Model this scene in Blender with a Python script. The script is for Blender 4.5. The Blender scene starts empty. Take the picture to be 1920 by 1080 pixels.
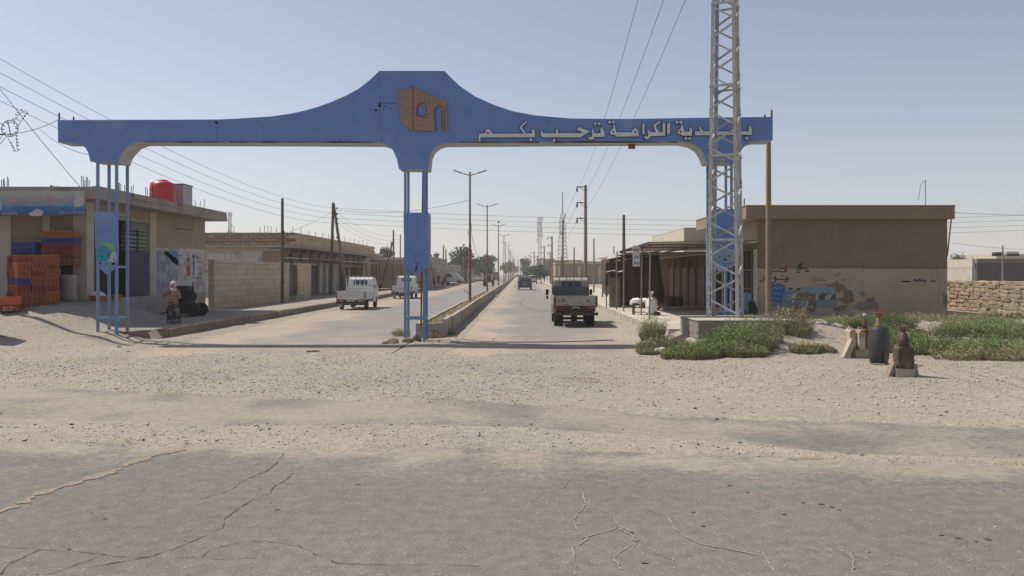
import bpy, math, random, unicodedata
import numpy as np
from mathutils import Vector, Matrix
from mathutils.geometry import tessellate_polygon
R = math.radians
rnd = random.Random(7)
scene = bpy.context.scene
COL = scene.collection

# ------------------------------------------------------------------ camera, sky, sun
CAMH, F, U0, V0 = 2.2, 1500.0, 974.0, 512.0
cam = bpy.data.cameras.new('camera'); camo = bpy.data.objects.new('camera', cam); COL.objects.link(camo)
camo.location = (0, 0, CAMH); camo.rotation_euler = (R(90), 0, 0)
cam.sensor_width = 36.0; cam.lens = 36.0 * F / 1920.0
cam.shift_x = -14 / 1920.0; cam.shift_y = -28 / 1920.0
cam.clip_start = 0.1; cam.clip_end = 6000
scene.camera = camo
SUN = Vector((-0.62, 0.28, 1.0)).normalized()
world = bpy.data.worlds.new('World'); scene.world = world; world.use_nodes = True
wn = world.node_tree; bg = wn.nodes['Background']
sky = wn.nodes.new('ShaderNodeTexSky'); sky.sky_type = 'NISHITA'; sky.sun_disc = False
sky.sun_elevation = math.asin(SUN.z); sky.sun_rotation = math.atan2(SUN.x, SUN.y)
sky.altitude = 250; sky.air_density = 1.0; sky.dust_density = 1.2; sky.ozone_density = 1.5
hsv = wn.nodes.new('ShaderNodeHueSaturation'); hsv.inputs['Saturation'].default_value = .72
tint = wn.nodes.new('ShaderNodeMix'); tint.data_type = 'RGBA'; tint.blend_type = 'MULTIPLY'; tint.inputs[0].default_value = 1; tint.inputs[7].default_value = (1.04, .985, 1.0, 1)
wn.links.new(sky.outputs[0], hsv.inputs['Color']); wn.links.new(hsv.outputs[0], tint.inputs[6]); wn.links.new(tint.outputs[2], bg.inputs[0]); bg.inputs[1].default_value = 0.115
sl = bpy.data.lights.new('sun', 'SUN'); sl.energy = 4.9; sl.angle = R(0.53); sl.color = (1.0, 0.93, 0.83)
so = bpy.data.objects.new('sun', sl); COL.objects.link(so)
so.rotation_euler = SUN.to_track_quat('Z', 'Y').to_euler(); so.location = (-30, 10, 60)
scene.view_settings.view_transform = 'Standard'; scene.view_settings.look = 'None'
scene.view_settings.exposure = 0.0; scene.view_settings.gamma = 1.0
scene.render.engine = 'CYCLES'
scene.cycles.volume_bounces = 1; scene.cycles.max_bounces = 6; scene.cycles.use_denoising = True
try: scene.cycles.denoiser = 'OPENIMAGEDENOISE'
except Exception: pass

# ------------------------------------------------------------------ helpers
def P(u, v, Y): return Vector(((u - U0) * Y / F, Y, CAMH + (V0 - v) * Y / F))
def G(u, v, z=0.0):
    Y = (CAMH - z) * F / (v - V0); return Vector(((u - U0) * Y / F, Y, z))
def PX(u, v, X):                      # the point of the plane x = X seen at (u, v)
    Y = X * F / (u - U0); return Vector((X, Y, CAMH + (V0 - v) * Y / F))
def sm(x, a, b):
    t = np.clip((np.asarray(x, float) - a) / (b - a), 0, 1); return t * t * (3 - 2 * t)

def tag(o, label=None, cat=None, group=None, kind=None):
    if label and len(label.split()) > 16: print('LONG', label)
    if label: o['label'] = label
    if cat: o['category'] = cat
    if group: o['group'] = group
    if kind: o['kind'] = kind
    return o
def empty(name, loc, label, cat, group=None, rz=0.0):
    o = bpy.data.objects.new(name, None); COL.objects.link(o); o.location = loc; o.rotation_euler[2] = rz
    o.empty_display_size = 0.2
    return tag(o, label, cat, group)
def link(name, me, parent=None, loc=None, rz=None):
    o = bpy.data.objects.new(name, me); COL.objects.link(o)
    if parent is not None: o.parent = parent
    if loc is not None: o.location = loc
    if rz is not None: o.rotation_euler[2] = rz
    return o
KIDS = {}
def copy_tree(o, parent=None):
    c = o.copy(); COL.objects.link(c)
    if parent is not None: c.parent = parent
    for ch in [x for x in bpy.data.objects if x.parent is o]:
        copy_tree(ch, c)
    return c

class MB:
    def __init__(s): s.v = []; s.f = []; s.m = []; s.sm = []
    def add(s, vs, fs, mi=0, smooth=False):
        n = len(s.v); s.v += [tuple(a) for a in vs]
        for f in fs: s.f.append(tuple(n + i for i in f)); s.m.append(mi); s.sm.append(smooth)
        return s
    def box(s, a, b, mi=0, rot=None, jit=0.0):
        x0, y0, z0 = a; x1, y1, z1 = b
        vs = [Vector(p) for p in ((x0,y0,z0),(x1,y0,z0),(x1,y1,z0),(x0,y1,z0),(x0,y0,z1),(x1,y0,z1),(x1,y1,z1),(x0,y1,z1))]
        if jit: vs = [p + Vector((rnd.uniform(-jit,jit), rnd.uniform(-jit,jit), rnd.uniform(-jit,jit))) for p in vs]
        if rot is not None: vs = [rot @ p for p in vs]
        return s.add(vs, [(0,3,2,1),(4,5,6,7),(0,1,5,4),(1,2,6,5),(2,3,7,6),(3,0,4,7)], mi)
    def bar(s, p0, p1, w, d=None, mi=0, up=None):
        p0, p1 = Vector(p0), Vector(p1); d = d or w
        t = (p1 - p0).normalized(); r = Vector(up) if up is not None else (Vector((0,0,1)) if abs(t.z) < .9 else Vector((0,1,0)))
        a = t.cross(r).normalized(); b = a.cross(t).normalized()
        vs = [q + a*i*w/2 + b*j*d/2 for q in (p0, p1) for i, j in ((-1,-1),(1,-1),(1,1),(-1,1))]
        return s.add(vs, [(0,3,2,1),(4,5,6,7),(0,1,5,4),(1,2,6,5),(2,3,7,6),(3,0,4,7)], mi)
    def angle(s, p0, p1, w, n, t=.008, mi=0):     # an L section
        p0, p1 = Vector(p0), Vector(p1); n = Vector(n).normalized()
        s.bar(p0, p1, w, t, mi, up=n)
        d = (p1 - p0).normalized(); a = d.cross(n).normalized()
        s.bar(p0 + a*w/2 - n*w/2, p1 + a*w/2 - n*w/2, t, w, mi, up=n)
        return s
    def tube(s, pts, r, n=8, mi=0, cap=True, smooth=True):
        pts = [Vector(p) for p in pts]; rs = r if isinstance(r, (list, tuple)) else [r]*len(pts)
        vs, fs = [], []; ref = None
        for i, p in enumerate(pts):
            t = (pts[min(i+1, len(pts)-1)] - pts[max(i-1, 0)])
            t = t.normalized() if t.length > 1e-9 else Vector((0,0,1))
            if ref is None: ref = Vector((0,0,1)) if abs(t.z) < .9 else Vector((0,1,0))
            a = t.cross(ref); a = a.normalized() if a.length > 1e-6 else Vector((1,0,0)); b = a.cross(t).normalized()
            ref = b
            for k in range(n):
                an = 2*math.pi*k/n; vs.append(p + (a*math.cos(an) + b*math.sin(an))*rs[i])
        for i in range(len(pts)-1):
            for k in range(n):
                fs.append((i*n+k, i*n+(k+1)%n, (i+1)*n+(k+1)%n, (i+1)*n+k))
        s.add(vs, fs, mi, smooth)
        if cap:
            s.add(vs[:n], [tuple(range(n))], mi); s.add(vs[-n:], [tuple(reversed(range(n)))], mi)
        return s
    def lathe(s, prof, n=16, c=(0,0,0), mi=0, smooth=True, sx=1, sy=1, rot=None):
        vs, fs = [], []; c = Vector(c)
        for r, z in prof:
            for k in range(n):
                an = 2*math.pi*k/n; p = Vector((r*sx*math.cos(an), r*sy*math.sin(an), z))
                vs.append((rot @ p if rot is not None else p) + c)
        m = len(prof)
        for i in range(m-1):
            for k in range(n): fs.append((i*n+k, i*n+(k+1)%n, (i+1)*n+(k+1)%n, (i+1)*n+k))
        if prof[0][0] > 1e-4: fs.append(tuple(reversed(range(n))))
        if prof[-1][0] > 1e-4: fs.append(tuple(range((m-1)*n, m*n)))
        return s.add(vs, fs, mi, smooth)
    def prism(s, loops, to3, dvec, mi=0, mside=None, back=True):
        """loops of 2D points (outer first); to3 maps to 3D front plane; extruded by dvec"""
        dvec = Vector(dvec)
        fl = [[Vector((p[0], p[1], 0)) for p in l] for l in loops]
        flat = [p for l in loops for p in l]
        v3 = [Vector(to3(*p)) for p in flat]
        tris = tessellate_polygon(fl); n = len(flat)
        s.add(v3, [tuple(t) for t in tris], mi)
        if back: s.add([p + dvec for p in v3], [tuple(reversed(t)) for t in tris], mi)
        i0 = 0; ms = mi if mside is None else mside
        for l in loops:
            k = len(l)
            for j in range(k):
                a, b = v3[i0+j], v3[i0+(j+1) % k]
                s.add([a, b, b+dvec, a+dvec], [(0,1,2,3)], ms)
            i0 += k
        return s
    def build(s, name, mats, parent=None, loc=None, fixn=True):
        me = bpy.data.meshes.new(name); me.from_pydata(s.v, [], s.f)
        for m in (mats if isinstance(mats, (list, tuple)) else [mats]): me.materials.append(m)
        me.polygons.foreach_set('material_index', s.m)
        me.polygons.foreach_set('use_smooth', s.sm)
        me.update()
        return link(name, me, parent, loc)
def box_obj(name, a, b, m, parent=None, jit=0): return MB().box(a, b, jit=jit).build(name, m, parent)

def ribbon(mb, pts, w, off, n, mi=0, jw=0.0):
    """flat strip along pts lying in the plane with normal n, lifted by off"""
    n = Vector(n).normalized(); pts = [Vector(p) + n*off for p in pts]; vs = []
    for i, p in enumerate(pts):
        t = (pts[min(i+1, len(pts)-1)] - pts[max(i-1, 0)]).normalized(); a = t.cross(n).normalized()
        ww = w*(1 + rnd.uniform(-jw, jw))
        vs += [p - a*ww/2, p + a*ww/2]
    mb.add(vs, [(2*i, 2*i+1, 2*i+3, 2*i+2) for i in range(len(pts)-1)], mi)
def resample(pts, step, jit=0.0):
    out = []
    for a, b in zip(pts[:-1], pts[1:]):
        a, b = Vector(a), Vector(b); k = max(1, int((b-a).length/step))
        for i in range(k):
            p = a.lerp(b, i/k)
            out.append(p + Vector((rnd.uniform(-jit,jit), rnd.uniform(-jit,jit), 0)))
    out.append(Vector(pts[-1])); return out

# numpy noise
def vnoise(x, y, seed=0):
    xi = np.floor(x).astype(np.int64); yi = np.floor(y).astype(np.int64); xf = x - xi; yf = y - yi
    def h(a, b):
        n = (a*374761393 + b*668265263 + seed*144665) & 0xffffffff
        n = ((n ^ (n >> 13)) * 1274126177) & 0xffffffff
        return ((n ^ (n >> 16)) & 0xffff) / 65535.0
    u = xf*xf*(3-2*xf); w = yf*yf*(3-2*yf)
    return (h(xi,yi)*(1-u)+h(xi+1,yi)*u)*(1-w) + (h(xi,yi+1)*(1-u)+h(xi+1,yi+1)*u)*w
def fbm(x, y, sc, oc=4, seed=0):
    s = 0; a = 1; t = 0
    for o in range(oc):
        s = s + a*vnoise(x*sc*2**o, y*sc*2**o, seed+o*17); t += a; a *= .5
    return s/t*2-1

# ------------------------------------------------------------------ materials
def mat(name, col, rough=.85, var=.12, scale=1.5, bump=.25, bscale=25, fine=.10, col2=None, t2=.55, s2=1.2,
        w2=.08, metal=0, spec=.3, rndv=0.0, island=0.0, attr=None, coord='pos', bdist=.02):
    m = bpy.data.materials.new(name); m.use_nodes = True; nt = m.node_tree; N = nt.nodes; L = nt.links
    b = N['Principled BSDF']; b.inputs['Roughness'].default_value = rough; b.inputs['Metallic'].default_value = metal
    b.inputs['Specular IOR Level'].default_value = spec
    if coord == 'pos': src = N.new('ShaderNodeNewGeometry').outputs['Position']
    else: src = N.new('ShaderNodeTexCoord').outputs['Object']
    def noise(sc, det=4):
        n = N.new('ShaderNodeTexNoise'); n.inputs['Scale'].default_value = sc; n.inputs['Detail'].default_value = det
        L.new(src, n.inputs['Vector']); return n.outputs['Fac']
    def mth(op, a, bb, cl=False):
        n = N.new('ShaderNodeMath'); n.operation = op; n.use_clamp = cl
        for i, q in enumerate((a, bb)):
            if isinstance(q, (int, float)): n.inputs[i].default_value = q
            else: L.new(q, n.inputs[i])
        return n.outputs[0]
    def mix(fac, a, bb, typ='MIX'):
        n = N.new('ShaderNodeMix'); n.data_type = 'RGBA'; n.blend_type = typ
        for k, q in ((0, fac), (6, a), (7, bb)):
            if isinstance(q, (int, float)): n.inputs[k].default_value = q
            elif isinstance(q, tuple): n.inputs[k].default_value = (*q[:3], 1)
            else: L.new(q, n.inputs[k])
        return n.outputs[2]
    c = tuple(col)
    if col2 is not None:
        f = noise(s2, 6)
        mr = N.new('ShaderNodeMapRange'); L.new(f, mr.inputs[0]); mr.inputs[1].default_value = t2-w2; mr.inputs[2].default_value = t2+w2
        c = mix(mr.outputs[0], c, tuple(col2))
    v = mth('ADD', 1.0, 0.0)
    if var: v = mth('ADD', v, mth('MULTIPLY', mth('SUBTRACT', noise(scale, 5), .5), var*4))
    if fine: v = mth('ADD', v, mth('MULTIPLY', mth('SUBTRACT', noise(bscale*2.2, 3), .5), fine*4))
    if rndv:
        oi = N.new('ShaderNodeObjectInfo'); v = mth('MULTIPLY', v, mth('ADD', 1-rndv, mth('MULTIPLY', oi.outputs['Random'], 2*rndv)))
    if island:
        gi = N.new('ShaderNodeNewGeometry'); v = mth('MULTIPLY', v, mth('ADD', 1-island, mth('MULTIPLY', gi.outputs['Random Per Island'], 2*island)))
    cb = N.new('ShaderNodeCombineXYZ')
    for i in range(3): L.new(v, cb.inputs[i])
    c = mix(1.0, c, cb.outputs[0], 'MULTIPLY')
    L.new(c, b.inputs['Base Color'])
    if bump:
        bp = N.new('ShaderNodeBump'); bp.inputs['Strength'].default_value = bump; bp.inputs['Distance'].default_value = bdist
        L.new(noise(bscale, 6), bp.inputs['Height']); L.new(bp.outputs[0], b.inputs['Normal'])
    m['_c'] = 1
    return m
def nodes_of(m): return m.node_tree.nodes, m.node_tree.links

def ground_mat(name, base, dust, speck_l, speck_d, attr=True, sc=1.0, sc_b=False):
    """asphalt or earth: vertex attribute 'dust' mixes base to dust; speckle of aggregate and pebbles"""
    m = bpy.data.materials.new(name); m.use_nodes = True; N, L = nodes_of(m)
    b = N['Principled BSDF']; b.inputs['Roughness'].default_value = .92; b.inputs['Specular IOR Level'].default_value = .2
    pos = N.new('ShaderNodeNewGeometry').outputs['Position']
    def noise(scale, det=4, vec=None, dist=0):
        n = N.new('ShaderNodeTexNoise'); n.inputs['Scale'].default_value = scale; n.inputs['Detail'].default_value = det
        n.inputs['Distortion'].default_value = dist
        L.new(vec or pos, n.inputs['Vector']); return n.outputs['Fac']
    def mr(x, a, bb, c=0., d=1.):
        n = N.new('ShaderNodeMapRange'); L.new(x, n.inputs[0])
        for i, q in enumerate((a, bb, c, d)): n.inputs[i+1].default_value = q
        return n.outputs[0]
    def mth(op, a, bb, cl=False):
        n = N.new('ShaderNodeMath'); n.operation = op; n.use_clamp = cl
        for i, q in enumerate((a, bb)):
            if isinstance(q, (int, float)): n.inputs[i].default_value = q
            else: L.new(q, n.inputs[i])
        return n.outputs[0]
    def mix(fac, a, bb, typ='MIX'):
        n = N.new('ShaderNodeMix'); n.data_type = 'RGBA'; n.blend_type = typ
        for k, q in ((0, fac), (6, a), (7, bb)):
            if isinstance(q, (int, float)): n.inputs[k].default_value = q
            elif isinstance(q, tuple): n.inputs[k].default_value = (*q[:3], 1)
            else: L.new(q, n.inputs[k])
        return n.outputs[2]
    at = N.new('ShaderNodeAttribute'); at.attribute_name = 'dust'
    d = mth('ADD', at.outputs['Fac'], mth('MULTIPLY', mth('SUBTRACT', noise(1.1*sc, 7), .5), 1.1))
    d = mth('ADD', d, mth('MULTIPLY', mth('SUBTRACT', noise(14*sc, 5), .5), .9))
    d = mr(d, .25, .85)
    bc = mix(mr(noise(.35, 5), .35, .65), base, tuple(x*.86 for x in base))
    dc = mix(mr(noise(.5, 5), .35, .65), dust, tuple(x*y for x, y in zip(dust, (.90, .88, .85))))
    c = mix(d, bc, dc)
    # tonal speckles
    vo = N.new('ShaderNodeTexVoronoi'); vo.inputs['Scale'].default_value = 38*sc; L.new(pos, vo.inputs['Vector'])
    sepc = N.new('ShaderNodeSeparateColor'); L.new(vo.outputs['Color'], sepc.inputs[0])
    near = mr(vo.outputs['Distance'], .42, .28)
    c = mix(mth('MULTIPLY', mth('MULTIPLY', mr(sepc.outputs[0], .80, .84), near), .75), c, speck_l)
    c = mix(mth('MULTIPLY', mth('MULTIPLY', mr(sepc.outputs[1], .86, .90), near), .7), c, speck_d)
    g = mr(noise(48*sc, 6), .25, .75, .66, 1.34) if sc_b else mr(noise(60*sc, 4), .25, .75, .82, 1.18)
    g2 = mr(noise(7*sc, 6), .3, .7, .86, 1.14)
    gg = mth('MULTIPLY', g, g2); cb = N.new('ShaderNodeCombineXYZ')
    for i in range(3): L.new(gg, cb.inputs[i])
    c = mix(1.0, c, cb.outputs[0], 'MULTIPLY')
    L.new(c, b.inputs['Base Color'])
    bp = N.new('ShaderNodeBump'); bp.inputs['Strength'].default_value = .8; bp.inputs['Distance'].default_value = .022 if sc_b else .007
    hh = mth('ADD', noise(22*sc, 8), mth('MULTIPLY', near, .25)); L.new(hh, bp.inputs['Height']); L.new(bp.outputs[0], b.inputs['Normal'])
    return m

DUST = (.345, .298, .238)
M = {}
M['highway'] = ground_mat('highway asphalt', (.178, .168, .151), (.30, .265, .218), (.30, .28, .25), (.10, .092, .084))
M['street'] = ground_mat('street asphalt', (.235, .225, .21), (.37, .305, .24), (.40, .37, .33), (.08, .07, .06))
M['dirt'] = ground_mat('dirt', (.30, .275, .24), DUST, (.46, .42, .37), (.10, .085, .07), sc_b=True)
M['paving'] = mat('sidewalk concrete', (.50, .445, .37), var=.10, scale=.7, bump=.3, bscale=18, col2=(.40, .36, .30), t2=.55, s2=.8)
M['kerb'] = mat('kerb concrete', (.225, .17, .125), var=.2, scale=3, bump=.5, bscale=20, rndv=.12)
M['kerb2'] = mat('median concrete', (.33, .285, .235), var=.14, scale=2, bump=.35, bscale=20, rndv=.08)
M['stone'] = mat('grey stone', (.33, .30, .26), var=.2, scale=5, bump=.6, bscale=14, rndv=.2)
M['pebble'] = mat('pebbles', (.40, .36, .305), var=.1, bump=0, island=.45, scale=.8)
M['mudstone'] = mat('mud brick stone', (.335, .262, .183), var=.18, scale=4, bump=.7, bscale=16, rndv=.16)
M['mortar'] = mat('mud mortar', (.27, .20, .135), var=.15, bump=.5)
M['blue'] = mat('blue painted sheet', (.14, .24, .49), rough=.55, var=.06, scale=.9, bump=.05, bscale=6, fine=.02, col2=(.19, .28, .50), t2=.60, s2=.45, spec=.35)
M['bluepost'] = mat('blue painted steel', (.16, .255, .41), rough=.5, var=.12, scale=4, bump=.1, col2=(.25, .31, .38), t2=.66, s2=7, w2=.04)
M['soffit'] = mat('grey soffit', (.40, .405, .40), var=.1, scale=2, bump=.15)
M['silver'] = mat('silver letter', (.60, .62, .62), rough=.5, var=.10, scale=5, bump=0)
M['ink'] = mat('dark outline', (.018, .018, .022), var=0, bump=0, fine=0)
M['hole'] = mat('rusted hole', (.012, .010, .009), var=0, bump=0, fine=0)
M['galv'] = mat('galvanised steel', (.50, .49, .47), rough=.55, var=.14, scale=6, bump=.1, metal=.15, col2=(.36, .34, .31), t2=.62, s2=9)
M['concrete'] = mat('raw concrete', (.33, .30, .26), var=.14, scale=2, bump=.4, bscale=14)
M['concrete_l'] = mat('pale concrete', (.42, .385, .33), var=.14, scale=2, bump=.35, bscale=14)
M['render_tan'] = mat('tan render', (.33, .265, .19), var=.09, scale=.9, bump=.3, bscale=30)
M['slab'] = mat('roof slab concrete', (.315, .28, .235), var=.15, scale=1.4, bump=.4, bscale=10, col2=(.20, .175, .145), t2=.6, s2=1.2)
M['cream'] = mat('cream plaster', (.46, .41, .335), var=.08, scale=1.5, bump=.2)
M['white_pl'] = mat('white plaster', (.50, .485, .46), var=.12, scale=1.5, bump=.2, col2=(.30, .29, .28), t2=.60, s2=1.4)
M['block'] = mat('cement block', (.50, .40, .285), var=.12, scale=2.5, bump=.4, bscale=22, rndv=.09)
M['brick_brown'] = mat('brown block', (.30, .215, .145), var=.14, scale=2.5, bump=.4, rndv=.14)
M['wood'] = mat('weathered pole wood', (.12, .088, .062), var=.2, scale=8, bump=.5, bscale=30, rndv=.1)
M['wood_l'] = mat('pale pole wood', (.225, .165, .115), var=.2, scale=8, bump=.5, bscale=30)
M['rust'] = mat('red rusted pole', (.24, .085, .05), rough=.7, var=.2, scale=4, bump=.2, col2=(.30, .20, .16), t2=.58, s2=3)
M['rust2'] = mat('brown painted pole', (.20, .105, .085), rough=.6, var=.15, scale=3, bump=.1)
M['polegrey'] = mat('grey brown pole', (.23, .19, .165), rough=.6, var=.15, scale=4, bump=.1)
M['dark'] = mat('dark metal', (.05, .045, .042), rough=.6, var=.2, bump=.1)
M['black'] = mat('black rubber', (.018, .018, .018), rough=.75, var=.2, bump=.2)
M['wire'] = mat('cable', (.02, .02, .022), rough=.7, var=0, bump=0, fine=0)
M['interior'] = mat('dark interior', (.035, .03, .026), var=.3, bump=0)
M['door_red'] = mat('red brown door', (.135, .042, .034), rough=.5, var=.15, scale=3, bump=.1)
M['purple'] = mat('purple painted sheet', (.036, .028, .085), rough=.6, var=.15, scale=2, bump=.1)
M['tin'] = mat('corrugated tin', (.42, .40, .37), rough=.5, var=.12, scale=2, bump=.1, metal=.1, col2=(.30, .25, .20), t2=.6, s2=2)
M['tarp'] = mat('dark brown tarpaulin', (.085, .06, .046), rough=.8, var=.25, scale=2.5, bump=.7, bscale=6, fine=.05, bdist=.05)
M['sack'] = mat('white woven sack', (.70, .69, .67), rough=.7, var=.08, scale=6, bump=.5, bscale=18)
M['red_tank'] = mat('red plastic tank', (.52, .035, .035), rough=.4, var=.08, bump=.03, spec=.4)
M['grey_tank'] = mat('grey sheet tank', (.36, .36, .36), rough=.5, var=.12, bump=.1, metal=.2)
M['orange'] = mat('orange crate plastic', (.50, .13, .035), rough=.5, var=.12, scale=3, bump=.05, rndv=.14)
M['brown_crate'] = mat('brown orange crate plastic', (.33, .105, .035), rough=.55, var=.14, scale=3, bump=.05, rndv=.14)
M['red_crate'] = mat('dark red crate plastic', (.28, .05, .03), rough=.5, var=.12, scale=3, bump=.05, rndv=.14)
M['blue_crate'] = mat('blue crate plastic', (.055, .07, .25), rough=.5, var=.12, scale=3, bump=.05, rndv=.12)
M['white_car'] = mat('white car paint', (.62, .62, .60), rough=.35, var=.05, scale=3, bump=0, spec=.5, col2=(.48, .45, .40), t2=.62, s2=3)
M['dirty_white'] = mat('dirty cream truck paint', (.37, .345, .295), rough=.5, var=.15, scale=5, bump=.1, col2=(.25, .18, .13), t2=.62, s2=6)
M['greyblue'] = mat('grey blue board', (.105, .115, .122), rough=.6, var=.06, bump=.05)
M['redbrown'] = mat('dark red truck frame', (.075, .022, .019), rough=.6, var=.3, scale=8, bump=.2)
M['lamp_red'] = mat('tail lamp red', (.10, .013, .012), rough=.3, var=.1, bump=0)
M['glass'] = mat('car glass', (.03, .035, .04), rough=.12, var=0, bump=0, fine=0, spec=.6)
M['suv'] = mat('dark grey car paint', (.045, .048, .052), rough=.3, var=.05, bump=0, spec=.5)
M['chrome'] = mat('wheel rim', (.35, .35, .35), rough=.4, var=.1, bump=0, metal=.5)
M['plate'] = mat('number plate', (.45, .45, .43), rough=.5, var=.1, bump=0)
M['skin'] = mat('skin', (.38, .20, .135), rough=.6, var=.05, bump=0)
M['scarf'] = mat('pale head scarf', (.58, .50, .48), rough=.8, var=.1, scale=10, bump=.2)
M['dress'] = mat('patterned long dress', (.20, .14, .11), rough=.85, var=.2, scale=8, bump=.2, col2=(.035, .03, .028), t2=.47, s2=6, w2=.03)
M['blouse'] = mat('brown blouse', (.27, .17, .12), rough=.85, var=.2, scale=9, bump=.2, col2=(.40, .33, .28), t2=.62, s2=14, w2=.03)
M['trunk'] = mat('bark', (.13, .10, .07), var=.2, scale=6, bump=.5)
def leaf_mat(name, col, col2):
    m = mat(name, col, rough=.75, var=.15, scale=.9, bump=0, fine=0, col2=col2, t2=.5, s2=.8, w2=.2, island=.28, spec=.2)
    return m
M['leaf'] = leaf_mat('tree leaves', (.075, .095, .045), (.05, .075, .035))
M['leaf_g'] = leaf_mat('bright street tree leaves', (.055, .105, .03), (.04, .08, .025))
M['weed'] = leaf_mat('green weed', (.19, .255, .10), (.27, .28, .14))
M['weed_dry'] = leaf_mat('olive weed', (.30, .27, .155), (.38, .33, .20))
M['weed_bright'] = leaf_mat('bright grass', (.165, .29, .085), (.24, .30, .12))
M['board'] = mat('sign board white', (.62, .62, .62), rough=.5, var=.1, bump=0)

# ------------------------------------------------------------------ terrain
def hmain(x): return 9.6 - .108*x                            # far edge of the highway
def apron_top(x): return np.interp(x, [-40,-10,-3.1,-1.2,1.1,2.5,7.1,40], [18.5,15.5,13.9,14.0,12.9,12.3,11.3,6.5])
def dustfield(x, y):
    """0 = bare asphalt, 1 = buried in dirt, over highway and apron"""
    x = np.asarray(x, float); y = np.asarray(y, float)
    n = fbm(x, y, .9, 5, 3)*.35 + fbm(x, y, 4, 3, 9)*.12
    far = sm(y - apron_top(x) + n, -.35, .25)
    # strip of dirt between highway and apron
    c0 = hmain(x) + np.interp(x, [-12,-6,0,2.5,4,7], [.65,.75,1.1,.75,.35,.30])
    w = np.interp(x, [-12,-6,0,2,3.5,7], [.60,.70,1.05,.65,.25,.24])
    strip = 1 - sm(np.abs(y - c0) + n*w, w*.55, w*1.15)
    edge = (.88 + .8*fbm(x, y, 1.6, 4, 13))*(1 - sm(hmain(x) - y, -.15, 1.15))*(y < hmain(x)+.2)
    ap = (.62 + .7*fbm(x, y, .8, 4, 19))*np.interp(x, [-12,-1,2,4,7], [1.35,1.2,.95,.7,.62])*sm(y, hmain(x)-.1, hmain(x)+.4)
    return np.clip(np.maximum(np.maximum(far, strip), np.maximum(edge, ap)), 0, 1), np.maximum(far, strip)
def side_h(x, y):
    """ground height away from the roads"""
    x = np.asarray(x, float); y = np.asarray(y, float)
    h = .32*sm(y, 22.5, 26)*np.where(y > 26.3, sm(-x, 11.98, 12.1), sm(-x, 11.8, 13.3))
    h = h + .82*sm(-x, 13.4, 15.8)*sm(y, 23.5, 28.3)*(1 - sm(y, 30.5, 34)) 
    h = h + .12*sm(x, 3.2, 6)*sm(y, 13, 17)
    h = h + .26*sm(x, 4.3, 5.3)*sm(y, 20, 22.3)*(1 - sm(y, 25.6, 26.6)*(1 - sm(x, 9.3, 10)))
    h = h + .42*np.exp(-(((x-8.7)/1.0)**2 + ((y-23.1)/.9)**2)) + .26*np.exp(-(((x-6.6)/.7)**2 + ((y-21.9)/.5)**2))
    h = h + .12*np.exp(-(((x-11.5)/2.2)**2 + ((y-25)/1.5)**2))
    return h
def road_w(x, y):
    """1 inside the two carriageways"""
    n = fbm(x, y, .8, 4, 21)*.35
    L_ = sm(x, -11.9+.9+0*n, -11.9+1.6)*sm(-x, 3.3, 3.5)
    L_ = sm(x + n, -10.9, -10.5)*(1 - sm(x, -3.6, -3.3))
    R_ = sm(x + n*.6, -2.0, -1.7)*(1 - sm(x + n, 3.6, 4.0))
    return np.maximum(L_, R_)*sm(y + n*3, 20.5, 23.5)
def dirt_z(x, y):
    x = np.asarray(x, float); y = np.asarray(y, float)
    rough = fbm(x, y, 3.0, 4, 5)*.012 + fbm(x, y, .5, 3, 8)*.018
    dz = np.where(y < apron_top(x) + 1.0, -.045 + .062*dustfield(x, y)[1], .017)
    rw = road_w(x, y)
    dz = np.minimum(dz, .017 - .055*rw)
    near = sm(40 - y, 0, 12)
    return side_h(x, y) + dz + rough*(1 + 1.5*sm(side_h(x, y), .3, .8))*np.clip(dz*40 + .4, .1, 1)*np.maximum(near, .15)

def grid(name, xs, ys, Z, m, attrs=None, parent=None):
    nx, ny = len(xs), len(ys); X, Y = np.meshgrid(xs, ys)
    co = np.stack([X, Y, Z], -1).reshape(-1, 3).astype(np.float32)
    i = np.arange((nx-1)*(ny-1)); r = i//(nx-1); c = i % (nx-1); a = r*nx + c
    fc = np.stack([a, a+1, a+nx+1, a+nx], -1).astype(np.int32)
    me = bpy.data.meshes.new(name); me.vertices.add(len(co)); me.vertices.foreach_set('co', co.ravel())
    me.loops.add(fc.size); me.loops.foreach_set('vertex_index', fc.ravel())
    me.polygons.add(len(fc)); me.polygons.foreach_set('loop_start', np.arange(0, fc.size, 4, dtype=np.int32))
    me.polygons.foreach_set('use_smooth', np.ones(len(fc), bool))
    me.update(calc_edges=True)
    for k, v in (attrs or {}).items():
        at = me.attributes.new(k, 'FLOAT', 'POINT'); at.data.foreach_set('value', np.asarray(v, np.float32).ravel())
    me.materials.append(m); return link(name, me, parent)
def geo(a, b, n): return a*(b/a)**(np.arange(1, n+1)/n)
xs = np.concatenate([-(20+geo(2, 1480, 22))[::-1], np.arange(-20, 20.01, .11), 20+geo(2, 1480, 22)])
ys = np.concatenate([[-60, -30, -10, 0, 4, 7], np.arange(7.3, 32, .10), np.arange(32, 60, .5), 60+geo(2, 1440, 26)])
X, Y = np.meshgrid(xs, ys); Z = dirt_z(X, Y)
gr = sm(fbm(X, Y, .35, 3, 41), -.3, .3)*.5 + .25*sm(Y, 12, 16)*(1-sm(Y, 22, 25))
dd = np.clip(.62 + .35*fbm(X, Y, .4, 4, 33) + .25*sm(X, 2, 6) - .30*np.exp(-(((X+3)/6)**2 + ((Y-17.5)/3)**2)), 0, 1)
ground = tag(grid('ground', xs, ys, Z, M['dirt'], {'dust': dd}), kind='structure')

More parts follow.
